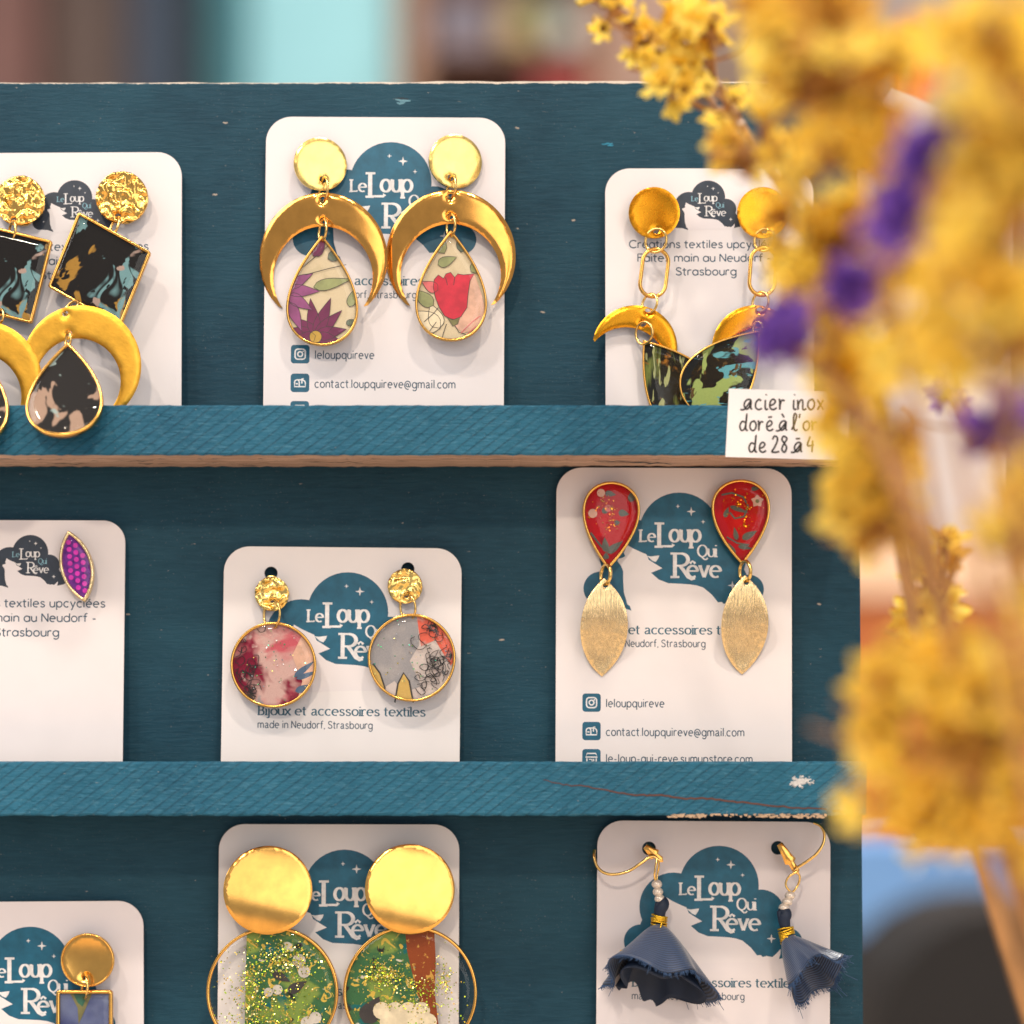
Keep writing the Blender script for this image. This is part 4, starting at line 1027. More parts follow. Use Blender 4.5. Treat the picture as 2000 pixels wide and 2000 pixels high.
# ---- card 8: wavy disc over large green glitter round
def set_eight(label, dc, dr, rc, rr_, which):
    t0 = tcard('c8', dc[1]) + 6.5 * MM
    e = earring('glitter_round_earring', label, dc[0], dc[1], t0)
    disc(e, 'wavy_disc', dc[0], dc[1], t0, dr, 'gold', 'wavy', None, 4 if which == 0 else 6)
    t2 = tcard('c8', rc[1]) + 4.5 * MM
    fr, ins = bezel(e, 'round_frame', circle(rr_, 90), rc[0], rc[1], t2, None, 'gold', 6.0, 12, dome=7)
    if which == 0: shapes = [([(-50, -140), (140, -140), (140, 140), (-56, 140)], 'green_fabric', 0)]
    else: shapes = [([(-140, -60), (-60, -140), (0, -140), (20, -60), (48, 40), (62, 140), (-140, 140)], 'green_fabric', 0), ([(-12, -140), (46, -140), (50, -60), (48, 0), (58, 90), (70, 140), (44, 140), (30, 60), (8, -20), (-6, -80)], 'brown_fabric', .6)]
    for p, mt, w_ in shapes:
        c = clip(p, ins); mb = MB(rc[0], rc[1], t2); plate(mb, c, .8, w0=-6 + w_, smooth=False); mb.build('fabric_scrap', M[mt], fr, 'local')
    if which == 0:
        spots = [(28, -66, 30, 16, 420), (-40, -10, 16, 40, 320), (20, -20, 50, 40, 160), (-20, 60, 40, 20, 300), (40, 30, 30, 30, 90), (-88, 0, 18, 55, 70)]
        pr = [(circle(13, 12, 52, -62), 'p_white'), (circle(12, 12, 62, -40), 'p_white'), (circle(13, 12, 68, 60), 'p_white'), (circle(12, 12, 84, 50), 'p_white'), (circle(10, 10, 10, -5), 'p_white'), (circle(9, 10, -8, 0), 'p_white'),
              (petal(0, -40, 40, 18, 120), 'p_line'), (petal(30, 0, 44, 20, 60), 'p_line')]
    else:
        spots = [(-50, -30, 22, 16, 300), (-56, -40, 20, 12, 120), (20, -12, 26, 10, 130), (66, -20, 10, 18, 150), (0, 22, 34, 8, 110), (20, 60, 16, 40, 60), (78, 30, 18, 50, 50)]
        pr = [(petal(-90, 60, 60, 40, 30), 'p_line')] + [(circle(17, 14, -56 + a * 26 + (13 if b % 2 else 0), 36 + b * 22), 'p_cream') for a in range(4) for b in range(3)]
    sh = [(clip(p, ins), mt) for p, mt in pr]
    print_shapes(fr, rc[0], rc[1], t2, [s_ for s_ in sh if s_[0]], base_w=-4.9)
    glitter(fr, rc[0], rc[1], t2, spots, GL, size=(.9, 2.0), region=ins, w=(-4.3, -1))
set_eight('wavy gold disc above green glitter resin with a clear left edge', (523.4, 1739), 86.5, (531.6, 1938.5), 129, 0)
set_eight('wavy gold disc above green glitter resin with a rust stripe, right one of the pair', (800.7, 1737), 88, (801, 1938.5), 131, 1)

# ---- card 9: lever hooks, pearls, navy cloth tassels
def navy_cloth():
    m = NT('navy_satin')
    wv = m.new('ShaderNodeTexWave', wave_type='BANDS', bands_direction='Y'); wv.inputs['Scale'].default_value = 1.0
    wv.inputs['Distortion'].default_value = .4
    uv = m.new('ShaderNodeUVMap'); mp = m.new('ShaderNodeMapping'); mp.inputs['Scale'].default_value = (1.2, 7.5, 1); mp.inputs['Rotation'].default_value = (0, 0, .12)
    m.link(uv.outputs[0], mp.inputs[0]); m.link(mp.outputs[0], wv.inputs['Vector'])
    col = m.ramp(wv.outputs['Fac'], [(.2, lin((14, 26, 50))), (.8, lin((58, 80, 116)))])
    m.set(Base_Color=col, Roughness=.42); m.b.inputs['Sheen Weight'].default_value = .3
    m.bump(wv.outputs['Fac'], .5, .0001); return m.m
M['navy'] = navy_cloth(); M['navy_dark'] = simple('navy_thread', lin((22, 38, 62)), .6); M['fray'] = simple('frayed_blue_thread', lin((52, 80, 118)), .7)
def bead(mb, x, y, w, r):
    vs = []; fs = []; n, m_ = 14, 8
    for j in range(m_ + 1):
        th = math.pi * j / m_
        for i in range(n): a = 2 * math.pi * i / n; vs.append((x + r * math.sin(th) * math.cos(a), y + r * .86 * math.cos(th), w + r * math.sin(th) * math.sin(a)))
    for j in range(m_):
        for i in range(n): fs.append((j * n + i, j * n + (i + 1) % n, (j + 1) * n + (i + 1) % n, (j + 1) * n + i))
    mb.add(vs, fs, True)
def skirt(root, px, py, t, mouth, mw, axis, rad, ruf, seed, inner):
    """a flared cloth cone: neck at the origin, mouth ring round point `mouth` (x,y,w) with its own axis"""
    rs = random.Random(seed)
    ax = Vector(axis).normalized(); u = ax.orthogonal().normalized()
    ref = Vector((1, 0, 0)); u = (ref - ax * ref.dot(ax)).normalized(); v = ax.cross(u)
    NA, NR = 96, 14; c0 = Vector((0, 0, 0)); c1 = Vector(mouth); mb = MB(px, py, t); vs = []; uvs = []
    ph = [rs.uniform(0, 6.28) for _ in range(4)]
    def pt(a, s_):
        c = c0.lerp(c1, s_)
        r_ = 9 + (rad - 9) * (s_ ** .8)
        rf = s_ ** 1.5 * ruf
        r_ *= 1 + rf * (.6 * math.sin(3 * a + ph[0]) + .45 * math.sin(5 * a + ph[1]) + .2 * math.sin(8 * a + ph[2]))
        ln = s_ ** 2 * 12 * math.sin(4 * a + ph[3])
        return c + u * (r_ * math.cos(a) * mw) + v * (r_ * math.sin(a)) + ax * ln
    for j in range(NR + 1):
        for i in range(NA): vs.append(pt(2 * math.pi * i / NA, j / NR))
    fs = [(j * NA + i, j * NA + (i + 1) % NA, (j + 1) * NA + (i + 1) % NA, (j + 1) * NA + i) for j in range(NR) for i in range(NA)]
    mb.add(vs, fs, True)
    o = mb.build('cloth_skirt', M['navy'], root, root.location)
    ul = o.data.uv_layers.new(name='UVMap')
    for pl in o.data.polygons:
        for li in pl.loop_indices:
            vi = o.data.loops[li].vertex_index; i = vi % NA; j = vi // NA
            if i == 0 and any(o.data.loops[q].vertex_index % NA == NA - 1 for q in pl.loop_indices): i = NA
            ul.data[li].uv = (i / NA * 6.0, j / NR)
    sol = o.modifiers.new('thickness', 'SOLIDIFY'); sol.thickness = .00025
    # inner gathered folds, frayed hem
    if inner:
        im = MB(px, py, t); iv = []
        for j in range(NR + 1):
            for i in range(NA):
                a = 2 * math.pi * i / NA; s_ = j / NR; p = pt(a, s_ * 1.0); c = c0.lerp(c1, s_ * 1.06)
                iv.append(c + (p - c0.lerp(c1, s_)) * (.74 + .07 * math.sin(3 * a + 1)) + ax * (5 * s_ * math.sin(2 * a)))
        im.add(iv, fs, True); io = im.build('inner_fold', M['navy_dark'], o, 'local')
        io.modifiers.new('thickness', 'SOLIDIFY').thickness = .00025
    fm = MB(px, py, t)
    for q in range(420):
        a = rs.uniform(0, 6.28); p = pt(a, 1.0); d = (p - pt(a, .9)).normalized(); l = rs.uniform(3, 11) if rs.random() < .93 else rs.uniform(14, 30)
        side = Vector((rs.gauss(0, .4), rs.gauss(0, .4), rs.gauss(0, .4)))
        tube(fm, [p - d * 2, p + d * l * .5 + side * 1.5, p + d * l + side * l * .5], .62, 4, caps=False)
    fo = fm.build('frayed_hem', M['fray'], o, 'local'); fo['kind'] = 'stuff'
    return o
def tassel(label, hole, hookpts, lever, looppts, pearls, knot, wrap, wrot, mouth, mw, axis, rad, ruf, seed, tail, inner):
    t0 = tcard('c9', 1700) + 3.5 * MM
    e = earring('tassel_earring', label, hole[0], hole[1], t0)
    mb = MB(hole[0], hole[1], t0)
    tube(mb, catmull([(x - hole[0], y - hole[1], w) for x, y, w in hookpts], 8), 3.0, 8)
    mb.build('ear_wire', M['wire'], e, e.location)
    mb = MB(lever[0][0], lever[0][1], t0 + .4 * MM)
    lx, ly = lever[0]; dx, dy = lever[1][0] - lx, lever[1][1] - ly; L = math.hypot(dx, dy); an = math.degrees(math.atan2(dy, dx))
    plate(mb, rot2([(-2, -6), (L * .4, -9), (L * .62, -12), (L * .7, -6), (L, -7), (L + 7, 0), (L, 7), (L * .7, 6), (L * .62, 12), (L * .4, 9), (-2, 6)], an), 5, step=6, zf=lambda x, y, d: 2 * min(1, d / 5), edge_r=1.5)
    mb.build('lever', M['gold'], e, e.location)
    mb = MB(hole[0], hole[1], t0 + .6 * MM); tube(mb, catmull([(x - hole[0], y - hole[1], w) for x, y, w in looppts], 8), 2.2, 8); mb.build('wire_loop', M['wire'], e, e.location)
    for x, y in pearls:
        mb = MB(x, y, t0 + .8 * MM); bead(mb, 0, 0, 0, 10.6); mb.build('pearl', M['pearl'], e, e.location)
    mb = MB(knot[0], knot[1], t0 + .6 * MM); (kx, ky), = rot2([(0, 26)], wrot)
    tube(mb, catmull([(-kx, -ky + 2, 0), (-kx * .5 + 5, -ky * .5, 3), (0, 0, 3), (kx, ky, 2)], 6), [8 + 5 * math.sin(math.pi * i / 18) for i in range(19)], 12)
    tube(mb, catmull([(-kx - 4, -ky + 8, 5), (-kx * .3 - 7, -ky * .3, 6), (kx * .4 - 5, ky * .4, 6)], 6), 5, 8)
    mb.build('cloth_knot', M['navy_dark'], e, e.location)
    mb = MB(wrap[0], wrap[1], t0 + .8 * MM); rs = random.Random(seed)
    for i in range(9):
        yy = -13 + i * 3.2; pts = []
        ph = rs.uniform(0, 6)
        for j in range(20):
            a = 2 * math.pi * j / 20; x = (14.5 + rs.uniform(-.5, .8)) * math.cos(a); w_ = 13 * math.sin(a); y = yy + 2.2 * math.sin(a + ph)
            (x, y), = rot2([(x, y)], wrot); pts.append((x, y, w_))
        tube(mb, pts, 1.9, 6, True)
    if tail: tube(mb, catmull([(x - wrap[0], y - wrap[1], w) for x, y, w in tail], 6), 1.8, 6); tube(mb, catmull([(x - wrap[0] - 14, y - wrap[1] + 3, w) for x, y, w in tail[2:]], 6), 1.3, 6)
    mb.build('gold_binding', M['thread_gold'], e, e.location)
    skirt(e, wrap[0], wrap[1] + 8, t0 + .6 * MM, mouth, mw, axis, rad, ruf, seed, inner)
tassel('wide navy cloth tassel earring with pearls, left on the lower right card', (1268, 1658), [(1161, 1660, -6), (1160, 1672, 0), (1166, 1692, 6), (1180, 1704, 10), (1200, 1707, 12), (1226, 1701, 12), (1250, 1686, 12), (1272, 1672, 10), (1288, 1680, 8)], ((1262, 1654), (1290, 1679)),
       [(1283, 1676, 4), (1280, 1692, 8), (1278, 1710, 6), (1282, 1724, 0), (1284, 1708, -4), (1287, 1692, -2), (1285, 1676, 0)], [(1283, 1727), (1285, 1742), (1288.5, 1755.6)], (1289, 1778), (1287, 1802), 4,
       (-10, 110, 34), 1.0, (-.12, .90, .50), 104, .20, 4, [(1292, 1800, 16), (1284, 1818, 32), (1270, 1832, 46), (1250, 1838, 56), (1222, 1848, 62)], True)
tassel('narrow navy cloth tassel earring with pearls, right on the lower right card', (1519.5, 1655), [(1590, 1607, -4), (1602, 1613, 2), (1609, 1628, 6), (1606, 1648, 10), (1592, 1668, 12), (1574, 1682, 12), (1556, 1694, 10), (1550, 1702, 6)], ((1524, 1650), (1556, 1702)),
       [(1556, 1702, 6), (1540, 1712, 6), (1534, 1728, 6), (1546, 1742, 3), (1558, 1730, -2), (1562, 1712, 0), (1554, 1702, 2)], [(1543, 1749), (1538, 1761), (1531, 1773)], (1531, 1796), (1537, 1826), -12,
       (52, 70, 40), .95, (.42, .66, .62), 62, .20, 9, None, False)

# ------------------------------------------------------------------ dried flowers in front
def petals_mat(name, a, b, edge, withered):
    m = NT(name); oi = m.new('ShaderNodeObjectInfo')
    n = m.noise(m.coords(), 420, 3)
    c = m.mix(oi.outputs['Random'], a, b); c = m.mix(m.ramp(n, [(.45, BLK), (.75, WHT)]), c, edge)
    c = m.mix(m.ramp(oi.outputs['Random'], [(.0, (.75,) * 3), (.10, (.6,) * 3), (.12, BLK)], 'CONSTANT'), c, withered)
    m.set(Base_Color=c, Roughness=.65)
    tl = m.new('ShaderNodeBsdfTranslucent'); m.link(c, tl.inputs['Color'])
    mx = m.new('ShaderNodeMixShader'); mx.inputs[0].default_value = .5
    m.link(m.b.outputs[0], mx.inputs[1]); m.link(tl.outputs[0], mx.inputs[2]); m.link(mx.outputs[0], m.out.inputs['Surface']); return m.m
M['yellow_petal'] = petals_mat('yellow_papery_petal', lin((255, 230, 96)), lin((255, 212, 58)), lin((255, 240, 150)), lin((196, 128, 52)))
M['violet_petal'] = petals_mat('violet_papery_petal', lin((142, 96, 204)), lin((110, 68, 176)), lin((168, 126, 220)), lin((120, 80, 150)))
M['calyx'] = simple('dry_brown_calyx', lin((138, 80, 30)), .75, var=.3, scale=300)
M['stem'] = simple('dry_stem', lin((176, 128, 78)), .75, var=.3, scale=200)
def floret_mesh(name, seed, petal_m, n_l=5, open_=1.0):
    rs = random.Random(seed); vs = []; fs = []; mi = []; N = 40
    prof = [(.5, 0), (.75, 1.5), (1.1, 2.8), (2.2, 4.4), (4.2 * open_, 5.8), (6.2 * open_, 6.8)]
    ph = rs.uniform(0, 6)
    for j, (r_, h) in enumerate(prof):
        for i in range(N):
            a = 2 * math.pi * i / N; s_ = max(0, (j - 2) / 3)
            lob = 1 + s_ * (.20 * math.cos(n_l * a + ph) + .10 * math.sin(11 * a + ph * 2) + .05 * math.sin(19 * a))
            hh = h + s_ * (.9 * math.sin(n_l * a * 1.0 + ph + 1) + .7 * math.sin(9 * a + ph) + rs.uniform(-.25, .25))
            vs.append((r_ * lob * math.cos(a) * MM, r_ * lob * math.sin(a) * MM, hh * MM))
    for j in range(len(prof) - 1):
        for i in range(N):
            fs.append((j * N + i, j * N + (i + 1) % N, (j + 1) * N + (i + 1) % N, (j + 1) * N + i)); mi.append(1 if j < 2 + (seed % 2) else 0)
    me = bpy.data.meshes.new(name); me.from_pydata(vs, [], fs)
    me.materials.append(petal_m); me.materials.append(M['calyx'])
    me.polygons.foreach_set('material_index', mi); me.polygons.foreach_set('use_smooth', [True] * len(fs)); me.update(); return me
YF = [floret_mesh('floret', 20 + i, M['yellow_petal'], 5, (.8, 1.0, 1.15, .9)[i]) for i in range(4)]
VF = [floret_mesh('floret', 40 + i, M['violet_petal'], 5, (.75, .95)[i]) for i in range(2)]
frs = random.Random(23)
FG = 'dried statice sprigs in front of the rack'
def sprig(label, stem, clusters, meshes, thick=.95):
    fw = lambda t: t + 22 if t > 70 else t
    stem = [(x, y, fw(t)) for x, y, t in stem]; clusters = [(x + (26 if t > 100 else 0), y, fw(t), sp * .9, n, sz) for x, y, t, sp, n, sz in clusters]
    """stem: (px,py,t mm) from the base upwards; clusters: (px,py,t mm,spread mm,count,size)"""
    stem = [(x + max(0, y - 1250) * .24, y, t) for x, y, t in stem]; pts = [P(x, y, t * MM) for x, y, t in stem]; base = pts[0]
    root = bpy.data.objects.new('dried_flower_sprig', None); COL.objects.link(root); root.location = base; root.empty_display_size = .01
    tag(root, label, 'dried flower', FG)
    mb = MB(0, 0, 0, 1.0)
    cv = catmull([(p - base) * 1 for p in pts], 8)
    conv = lambda p: (p.x, -p.z, -p.y)
    tube(mb, [conv(p) for p in cv], [thick * MM * (1.15 - .6 * i / len(cv)) for i in range(len(cv))], 8)
    dark = 'dark violet' in label
    for cx, cy, t, sp, n, sz in clusters:
        sz *= .80
        c = P(cx, cy, t * MM) - base
        near = min(cv, key=lambda p: (p - c).length + max(0, p.z - c.z) * 1.5)
        for _ in range(3):
            e_ = c + Vector((frs.gauss(0, 1), frs.gauss(0, .6), frs.gauss(0, 1))) * sp * MM * 1.3
            tube(mb, [conv(v_) for v_ in catmull([near.lerp(c, .3), near.lerp(e_, .7) + Vector((0, 0, -.001)), e_], 4)], .35 * MM, 5)
        mid = near.lerp(c, .5) + Vector((0, 0, -.002))
        ax = (c - near); ax = ax.normalized() if ax.length > 1e-4 else Vector((0, 0, 1))
        tube(mb, [conv(p) for p in catmull([near, mid, c], 6)], .8 * MM, 6)
        for i in range(n):
            off = Vector((frs.gauss(0, 1), frs.gauss(0, .8), frs.gauss(0, 1))) * sp * MM * frs.choice((.45, .6, .6, .78))
            p = c + off
            d = (off.normalized() * 1.0 + ax * .35 + Vector((frs.gauss(0, .3), -.45 + frs.gauss(0, .3), .25 + frs.gauss(0, .3)))).normalized()
            o = bpy.data.objects.new('floret', frs.choice(meshes)); COL.objects.link(o); o.parent = root
            q = sz * frs.choice((frs.uniform(.8, 1.15), frs.uniform(.55, .9), frs.uniform(1.0, 1.3)))
            o.location = p - d * .004 * q; o.rotation_euler = d.to_track_quat('Z', 'Y').to_euler(); o.scale = (q, q, q)
            tw = [c - ax * .004, c.lerp(p, .4), p - d * .004 * q]
            tube(mb, [conv(v_) for v_ in tw], .55 * MM, 5)
    mb.build('stem', M['stem'], root, 'local')
    return root
sprig('yellow dried sprig crossing the rack top edge, farthest left of the bunch', [(1850, 2300, 70), (1790, 1300, 66), (1680, 640, 60), (1500, 330, 52), (1380, 120, 46), (1290, -60, 44)],
      [(1190, 20, 58, 4, 5, .62), (1235, 90, 58, 4, 6, .62), (1290, 60, 60, 4, 5, .62), (1310, 165, 62, 3.5, 5, .62), (1340, 20, 62, 5, 5, .65), (1390, 60, 64, 5, 6, .65), (1330, 120, 60, 3, 4, .6), (1420, 200, 64, 3, 3, .6)], YF)
sprig('yellow dried sprig covering the corner of the card behind the price tag', [(1860, 2300, 96), (1800, 1400, 92), (1720, 800, 88), (1600, 420, 84), (1480, 300, 80)],
      [(1440, 270, 76, 4, 6, .7), (1500, 240, 80, 5, 6, .75), (1450, 330, 76, 3, 4, .65), (1540, 310, 82, 4, 5, .7), (1545, 480, 86, 5, 7, .75), (1590, 560, 88, 5, 6, .75), (1530, 430, 84, 3.5, 4, .7)], YF)
sprig('tall yellow dried sprig with a broad blurred head at the top of the bunch', [(1880, 2300, 140), (1850, 1400, 138), (1790, 800, 135), (1700, 350, 130), (1620, 50, 126)],
      [(1520, 80, 120, 6, 9, .9), (1560, 170, 124, 6, 9, .9), (1640, 60, 126, 6, 9, .95), (1600, 0, 126, 6, 7, .9), (1700, 190, 130, 6, 7, .9), (1720, 110, 130, 4, 5, .8), (1590, 290, 128, 5, 7, .9), (1680, 320, 130, 5, 6, .9), (1490, 150, 118, 4, 5, .8), (1470, 20, 118, 5, 5, .8)], YF)
sprig('yellow dried sprig with blurred florets level with the dark drops', [(1890, 2300, 120), (1860, 1500, 118), (1790, 1000, 116), (1710, 700, 112), (1640, 520, 110)],
      [(1600, 470, 108, 4.5, 6, .85), (1650, 430, 112, 5, 6, .85), (1620, 600, 112, 5, 7, .85), (1680, 560, 114, 4, 5, .8), (1740, 640, 118, 5, 6, .9), (1720, 460, 116, 5, 6, .9), (1690, 700, 116, 3, 3, .8), (1610, 700, 114, 3, 4, .8), (1630, 800, 116, 3.2, 5, .85), (1560, 560, 110, 4, 5, .8), (1540, 440, 108, 4, 6, .8)], YF)
sprig('bright yellow dried sprig at the right picture edge, nearest the camera', [(2010, 2300, 170), (2000, 1500, 170), (1980, 900, 170), (1960, 300, 168), (1970, 0, 168)],
      [(1930, 60, 166, 6, 8, .95), (1960, 180, 168, 7, 9, 1.0), (1930, 330, 168, 6, 8, .95), (1970, 440, 170, 7, 9, 1.0), (1900, 540, 170, 6, 8, 1.0), (1960, 600, 172, 7, 9, 1.0), (1850, 600, 168, 5, 6, .9), (1890, 680, 170, 5, 6, .9), (1980, 300, 170, 6, 6, 1.0)], YF)
sprig('yellow dried sprig hanging over the right end of the rack below the tag', [(1900, 2300, 118), (1880, 1600, 118), (1830, 1200, 116), (1740, 960, 112)],
      [(1660, 910, 108, 5, 7, .85), (1690, 960, 110, 5, 8, .9), (1640, 1000, 108, 3.5, 6, .8), (1690, 1030, 112, 3.5, 5, .8), (1690, 860, 110, 4, 4, .8)], YF)
sprig('small sharper yellow sprig beside the rack edge, behind the blurred ones', [(1900, 2300, 64), (1880, 1700, 64), (1850, 1400, 62), (1830, 1200, 60)],
      [(1810, 1130, 56, 3.5, 6, .7), (1800, 1210, 58, 3.5, 6, .7), (1840, 1180, 58, 4, 6, .7), (1790, 1250, 58, 3, 4, .65), (1850, 1080, 58, 3.5, 5, .7)], YF)
sprig('yellow dried sprig with a large round blurred head at the middle shelf end', [(1960, 2300, 140), (1950, 1900, 140), (1900, 1640, 138), (1840, 1480, 134)],
      [(1725, 1350, 128, 4, 6, .9), (1780, 1300, 130, 5, 6, .9), (1715, 1440, 128, 4, 5, .9), (1860, 1320, 134, 5, 6, .9), (1740, 1540, 130, 4, 5, .85), (1800, 1570, 134, 4, 5, .9), (1930, 1420, 138, 5, 6, .9), (1950, 1320, 142, 5, 5, .95), (1790, 1630, 132, 3, 4, .8), (1975, 1520, 144, 5, 5, .9), (1940, 1600, 142, 4, 5, .9), (1870, 1620, 138, 3.5, 4, .8), (1835, 1420, 138, 3, 4, .85)], YF, 1.2)
sprig('yellow dried sprig low at the right edge below the purple flowers', [(2040, 2300, 150), (2020, 1700, 150), (1990, 1300, 150), (1970, 1100, 150)],
      [(1975, 1060, 150, 5, 6, .95), (1990, 960, 152, 5, 5, .95), (1995, 1180, 152, 5, 6, .95)], YF)
sprig('violet dried sprig with two round buds crossing the dark drops', [(1940, 2300, 130), (1880, 1500, 130), (1780, 1000, 128), (1660, 780, 124), (1540, 680, 120)],
      [(1488, 660, 128, 2.6, 10, .72), (1520, 640, 128, 2.2, 6, .7), (1630, 550, 136, 2.2, 9, .72)], VF, 1.7)
sprig('tall violet dried sprig in front of the white leaflet', [(1980, 2300, 148), (1940, 1500, 148), (1880, 900, 146), (1810, 480, 144)],
      [(1805, 290, 156, 3.2, 9, .9), (1775, 370, 156, 3.2, 9, .9), (1750, 440, 156, 2.6, 7, .9), (1820, 240, 156, 2.2, 5, .8)], VF)
sprig('dark violet dried sprig at the right edge, below the bright yellow flowers', [(2030, 2300, 120), (2000, 1500, 120), (1960, 1050, 118), (1930, 880, 116)],
      [(1925, 860, 114, 4, 9, .85), (1940, 800, 114, 3, 5, .8), (1850, 770, 60, 3, 5, .7)], VF)

# ------------------------------------------------------------------ what stands right behind and far behind
def slab(name, label, cat, x0, y0, x1, y1, t, depth, mat, r=10, kind=None, group=None, root=None, step=0):
    """an upright rounded board seen between measured limits at distance t in front of (negative: behind) the rack"""
    mb = MB((x0 + x1) / 2, (y0 + y1) / 2, t); hx, hy = (x1 - x0) / 2, (y1 - y0) / 2
    plate(mb, rrect(-hx, -hy, hx, hy, min(r, hx * .9, hy * .9), 5), depth / mb.k, step=step, edge_r=min(4, r), smooth=False)
    if root is not None: return mb.build(name, mat, root, root.location)
    o = mb.build(name, mat, None, 'world')
    if kind: o['kind'] = kind
    else: tag(o, label, cat, group)
    return o
lf = MB(1740, 170, -.03)
plate(lf, [(0, 0), (150, 66), (240, 110), (240, 860), (-70, 880), (-70, 120)], 2, smooth=False)
lfo = lf.build('leaflet', paper('leaflet_paper', lin((236, 226, 220))), None, 'world', (R(4), 0, 0))
tag(lfo, 'white leaflet with slanting top edge behind the flowers', 'leaflet')
lt = MB(0, 0, 0, lf.k); font_text(lt, 'ABR', 10, 128, 24, 70, .5); lt.build('leaflet_print', M['ink_text'], lfo, 'local')

wall = slab('shop_wall', '', '', -1400, -1400, 3400, 3400, -3.2, .1, simple('warm_wall', lin((196, 168, 148)), .8, scale=3), 2, 'structure')
B = -2.4
slab('cupboard', 'blurred red-brown cupboard at the far left', 'cupboard', -260, -300, 70, 900, B, .3, simple('red_brown_wood', lin((116, 74, 64)), .5, scale=8))
slab('curtain', 'blurred taupe curtain left of the navy post', 'curtain', 66, -300, 252, 900, B - .1, .1, simple('taupe_cloth', lin((122, 104, 96)), .8, scale=6))
slab('post', 'blurred navy post left of the turquoise panel', 'post', 252, -300, 348, 900, B + .1, .12, simple('navy_paint', lin((6, 36, 60)), .5, scale=6))
slab('post', 'blurred blackish post touching the turquoise panel', 'post', 348, -300, 392, 900, B + .02, .1, simple('dark_green_paint', lin((8, 22, 28)), .5, scale=6))
slab('gradient_strip', 'blurred dark teal strip added to darken the left side of the turquoise panel', 'frame', 392, -300, 476, 900, B - .05, .08, simple('gradient_dark_teal', lin((64, 128, 138)), .6, scale=4))  # added strip, imitates the panel's gradient from dark to bright
slab('door_panel', 'blurred pale turquoise panel behind the rack', 'panel', 400, -300, 770, 900, B - .1, .06, simple('turquoise_paint', lin((164, 224, 230)), .6, scale=4))
sh_ = empty('wooden_shelf', 985, 1000, B); tag(sh_, 'blurred brown wooden shelf with boxes behind the rack', 'shelf')
dk = simple('brown_wood', lin((126, 86, 66)), .6, scale=8)
slab('shelf_back', '', '', 800, -300, 1180, 900, B - .25, .04, simple('dark_brown_wood', lin((112, 74, 60)), .6, scale=8), root=sh_)
for x0, x1 in ((782, 826), (1160, 1200)): slab('side_board', '', '', x0, -300, x1, 900, B, .22, simple('tan_wood', lin((170, 128, 100)), .6, scale=8), root=sh_)
for y0 in (92, 330): slab('shelf_board', '', '', 826, y0, 1160, y0 + 18, B, .2, dk, 3, root=sh_)
slab('box', 'blurred grey box on the upper shelf', 'box', 850, 0, 960, 90, B - .02, .15, simple('grey_card', lin((128, 122, 132)), .7, scale=8), group='boxes on the far shelf')
slab('box', 'blurred green box on the upper shelf', 'box', 1010, -20, 1085, 90, B - .02, .15, simple('green_card', lin((62, 96, 66)), .7, scale=8), group='boxes on the far shelf')
slab('box', 'blurred red box on the lower shelf', 'box', 1040, 132, 1150, 330, B - .02, .15, simple('red_card', lin((158, 52, 48)), .7, scale=8), group='boxes on the far shelf')
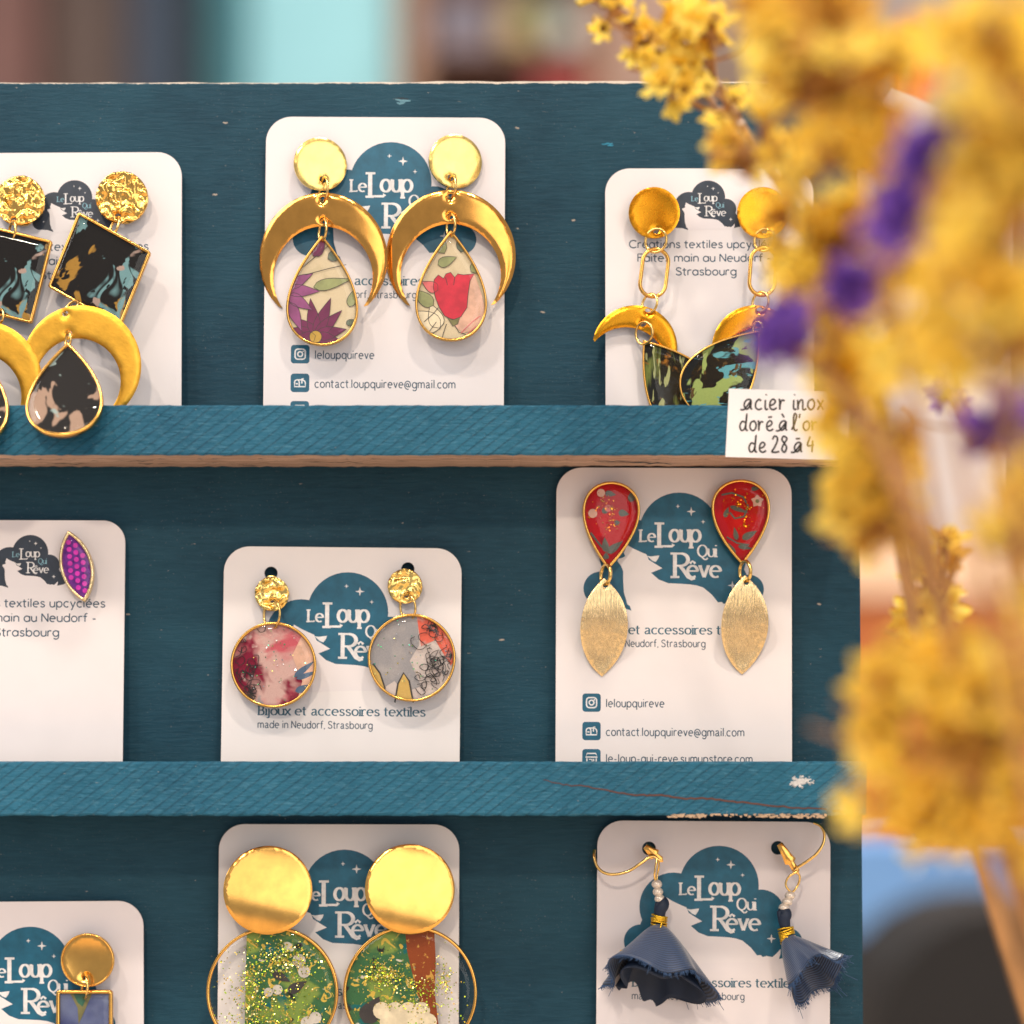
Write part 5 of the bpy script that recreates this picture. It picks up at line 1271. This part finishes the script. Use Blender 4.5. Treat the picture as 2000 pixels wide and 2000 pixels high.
for jx, jy, jr, cc_, lb in ((1010, 92, 34, (206, 178, 120), 'blurred straw coloured jar on the upper far shelf'), (900, 330, 40, (150, 150, 160), 'blurred grey jar on the lower far shelf'), (1110, 92, 30, (230, 222, 210), 'blurred white jar on the upper far shelf')):
    jm = MB(jx, jy, B - .02); pr = [(.0, 0), (.9, 0), (1, -.2), (1, -1.5), (.7, -1.9), (.7, -2.2), (0, -2.2)]
    vs_ = [(a * jr * math.cos(2 * math.pi * q / 20), b * jr, a * jr * math.sin(2 * math.pi * q / 20)) for a, b in pr for q in range(20)]
    jm.add(vs_, [(k_ * 20 + q, k_ * 20 + (q + 1) % 20, (k_ + 1) * 20 + (q + 1) % 20, (k_ + 1) * 20 + q) for k_ in range(6) for q in range(20)], True)
    jo = jm.build('jar', simple('glazed_jar', lin(cc_), .3, scale=10), None, 'world'); tag(jo, lb, 'jar', 'jars on the far shelf')
slab('wall_panel', 'blurred beige panel right of the shelf', 'panel', 1200, -300, 1330, 900, B - .2, .05, simple('beige_paint', lin((206, 170, 150)), .7, scale=4))
slab('garment', 'blurred orange garment hanging behind the flowers', 'garment', 1745, 50, 1850, 250, B + .3, .05, simple('orange_cloth', lin((226, 110, 52)), .8, scale=12), 40)
slab('wall_panel', 'blurred grey panel behind the orange garment', 'panel', 1640, -300, 2200, 900, B - .3, .05, simple('grey_paint', lin((184, 166, 156)), .7, scale=4))
slab('table_board', 'blurred cream board beyond the rack end', 'board', 1600, 1000, 2300, 1160, -1.2, .05, simple('cream_paint', lin((222, 182, 146)), .7, scale=8))
slab('crate', 'blurred orange wooden crate beyond the rack end', 'crate', 1600, 1162, 2300, 1620, -1.22, .2, simple('orange_wood', lin((206, 112, 48)), .6, scale=9))
slab('cloth', 'blurred blue folded cloth beyond the rack end', 'cloth', 1580, 1640, 2300, 1830, -1.0, .15, simple('blue_cloth', lin((112, 158, 214)), .8, scale=9), 40)
slab('box', 'blurred navy box under the blue cloth', 'box', 1580, 1834, 2300, 2500, -1.05, .2, simple('navy_card', lin((26, 36, 58)), .7, scale=9))
slab('bag', 'blurred black rounded bag at the lower right', 'bag', 1690, 1770, 2350, 2900, -.7, .15, simple('black_cloth', lin((16, 15, 18)), .8, scale=9), 320)
cb = MB(1000, 3200, .0); box(cb, -4000, 0, -9000, 4000, 60, 4000)
ct = cb.build('counter', simple('pale_bounce_wood', lin((214, 190, 164)), .6, scale=12), None, 'world'); ct['kind'] = 'structure'  # unseen surface, coloured pale to bounce light up under the lips
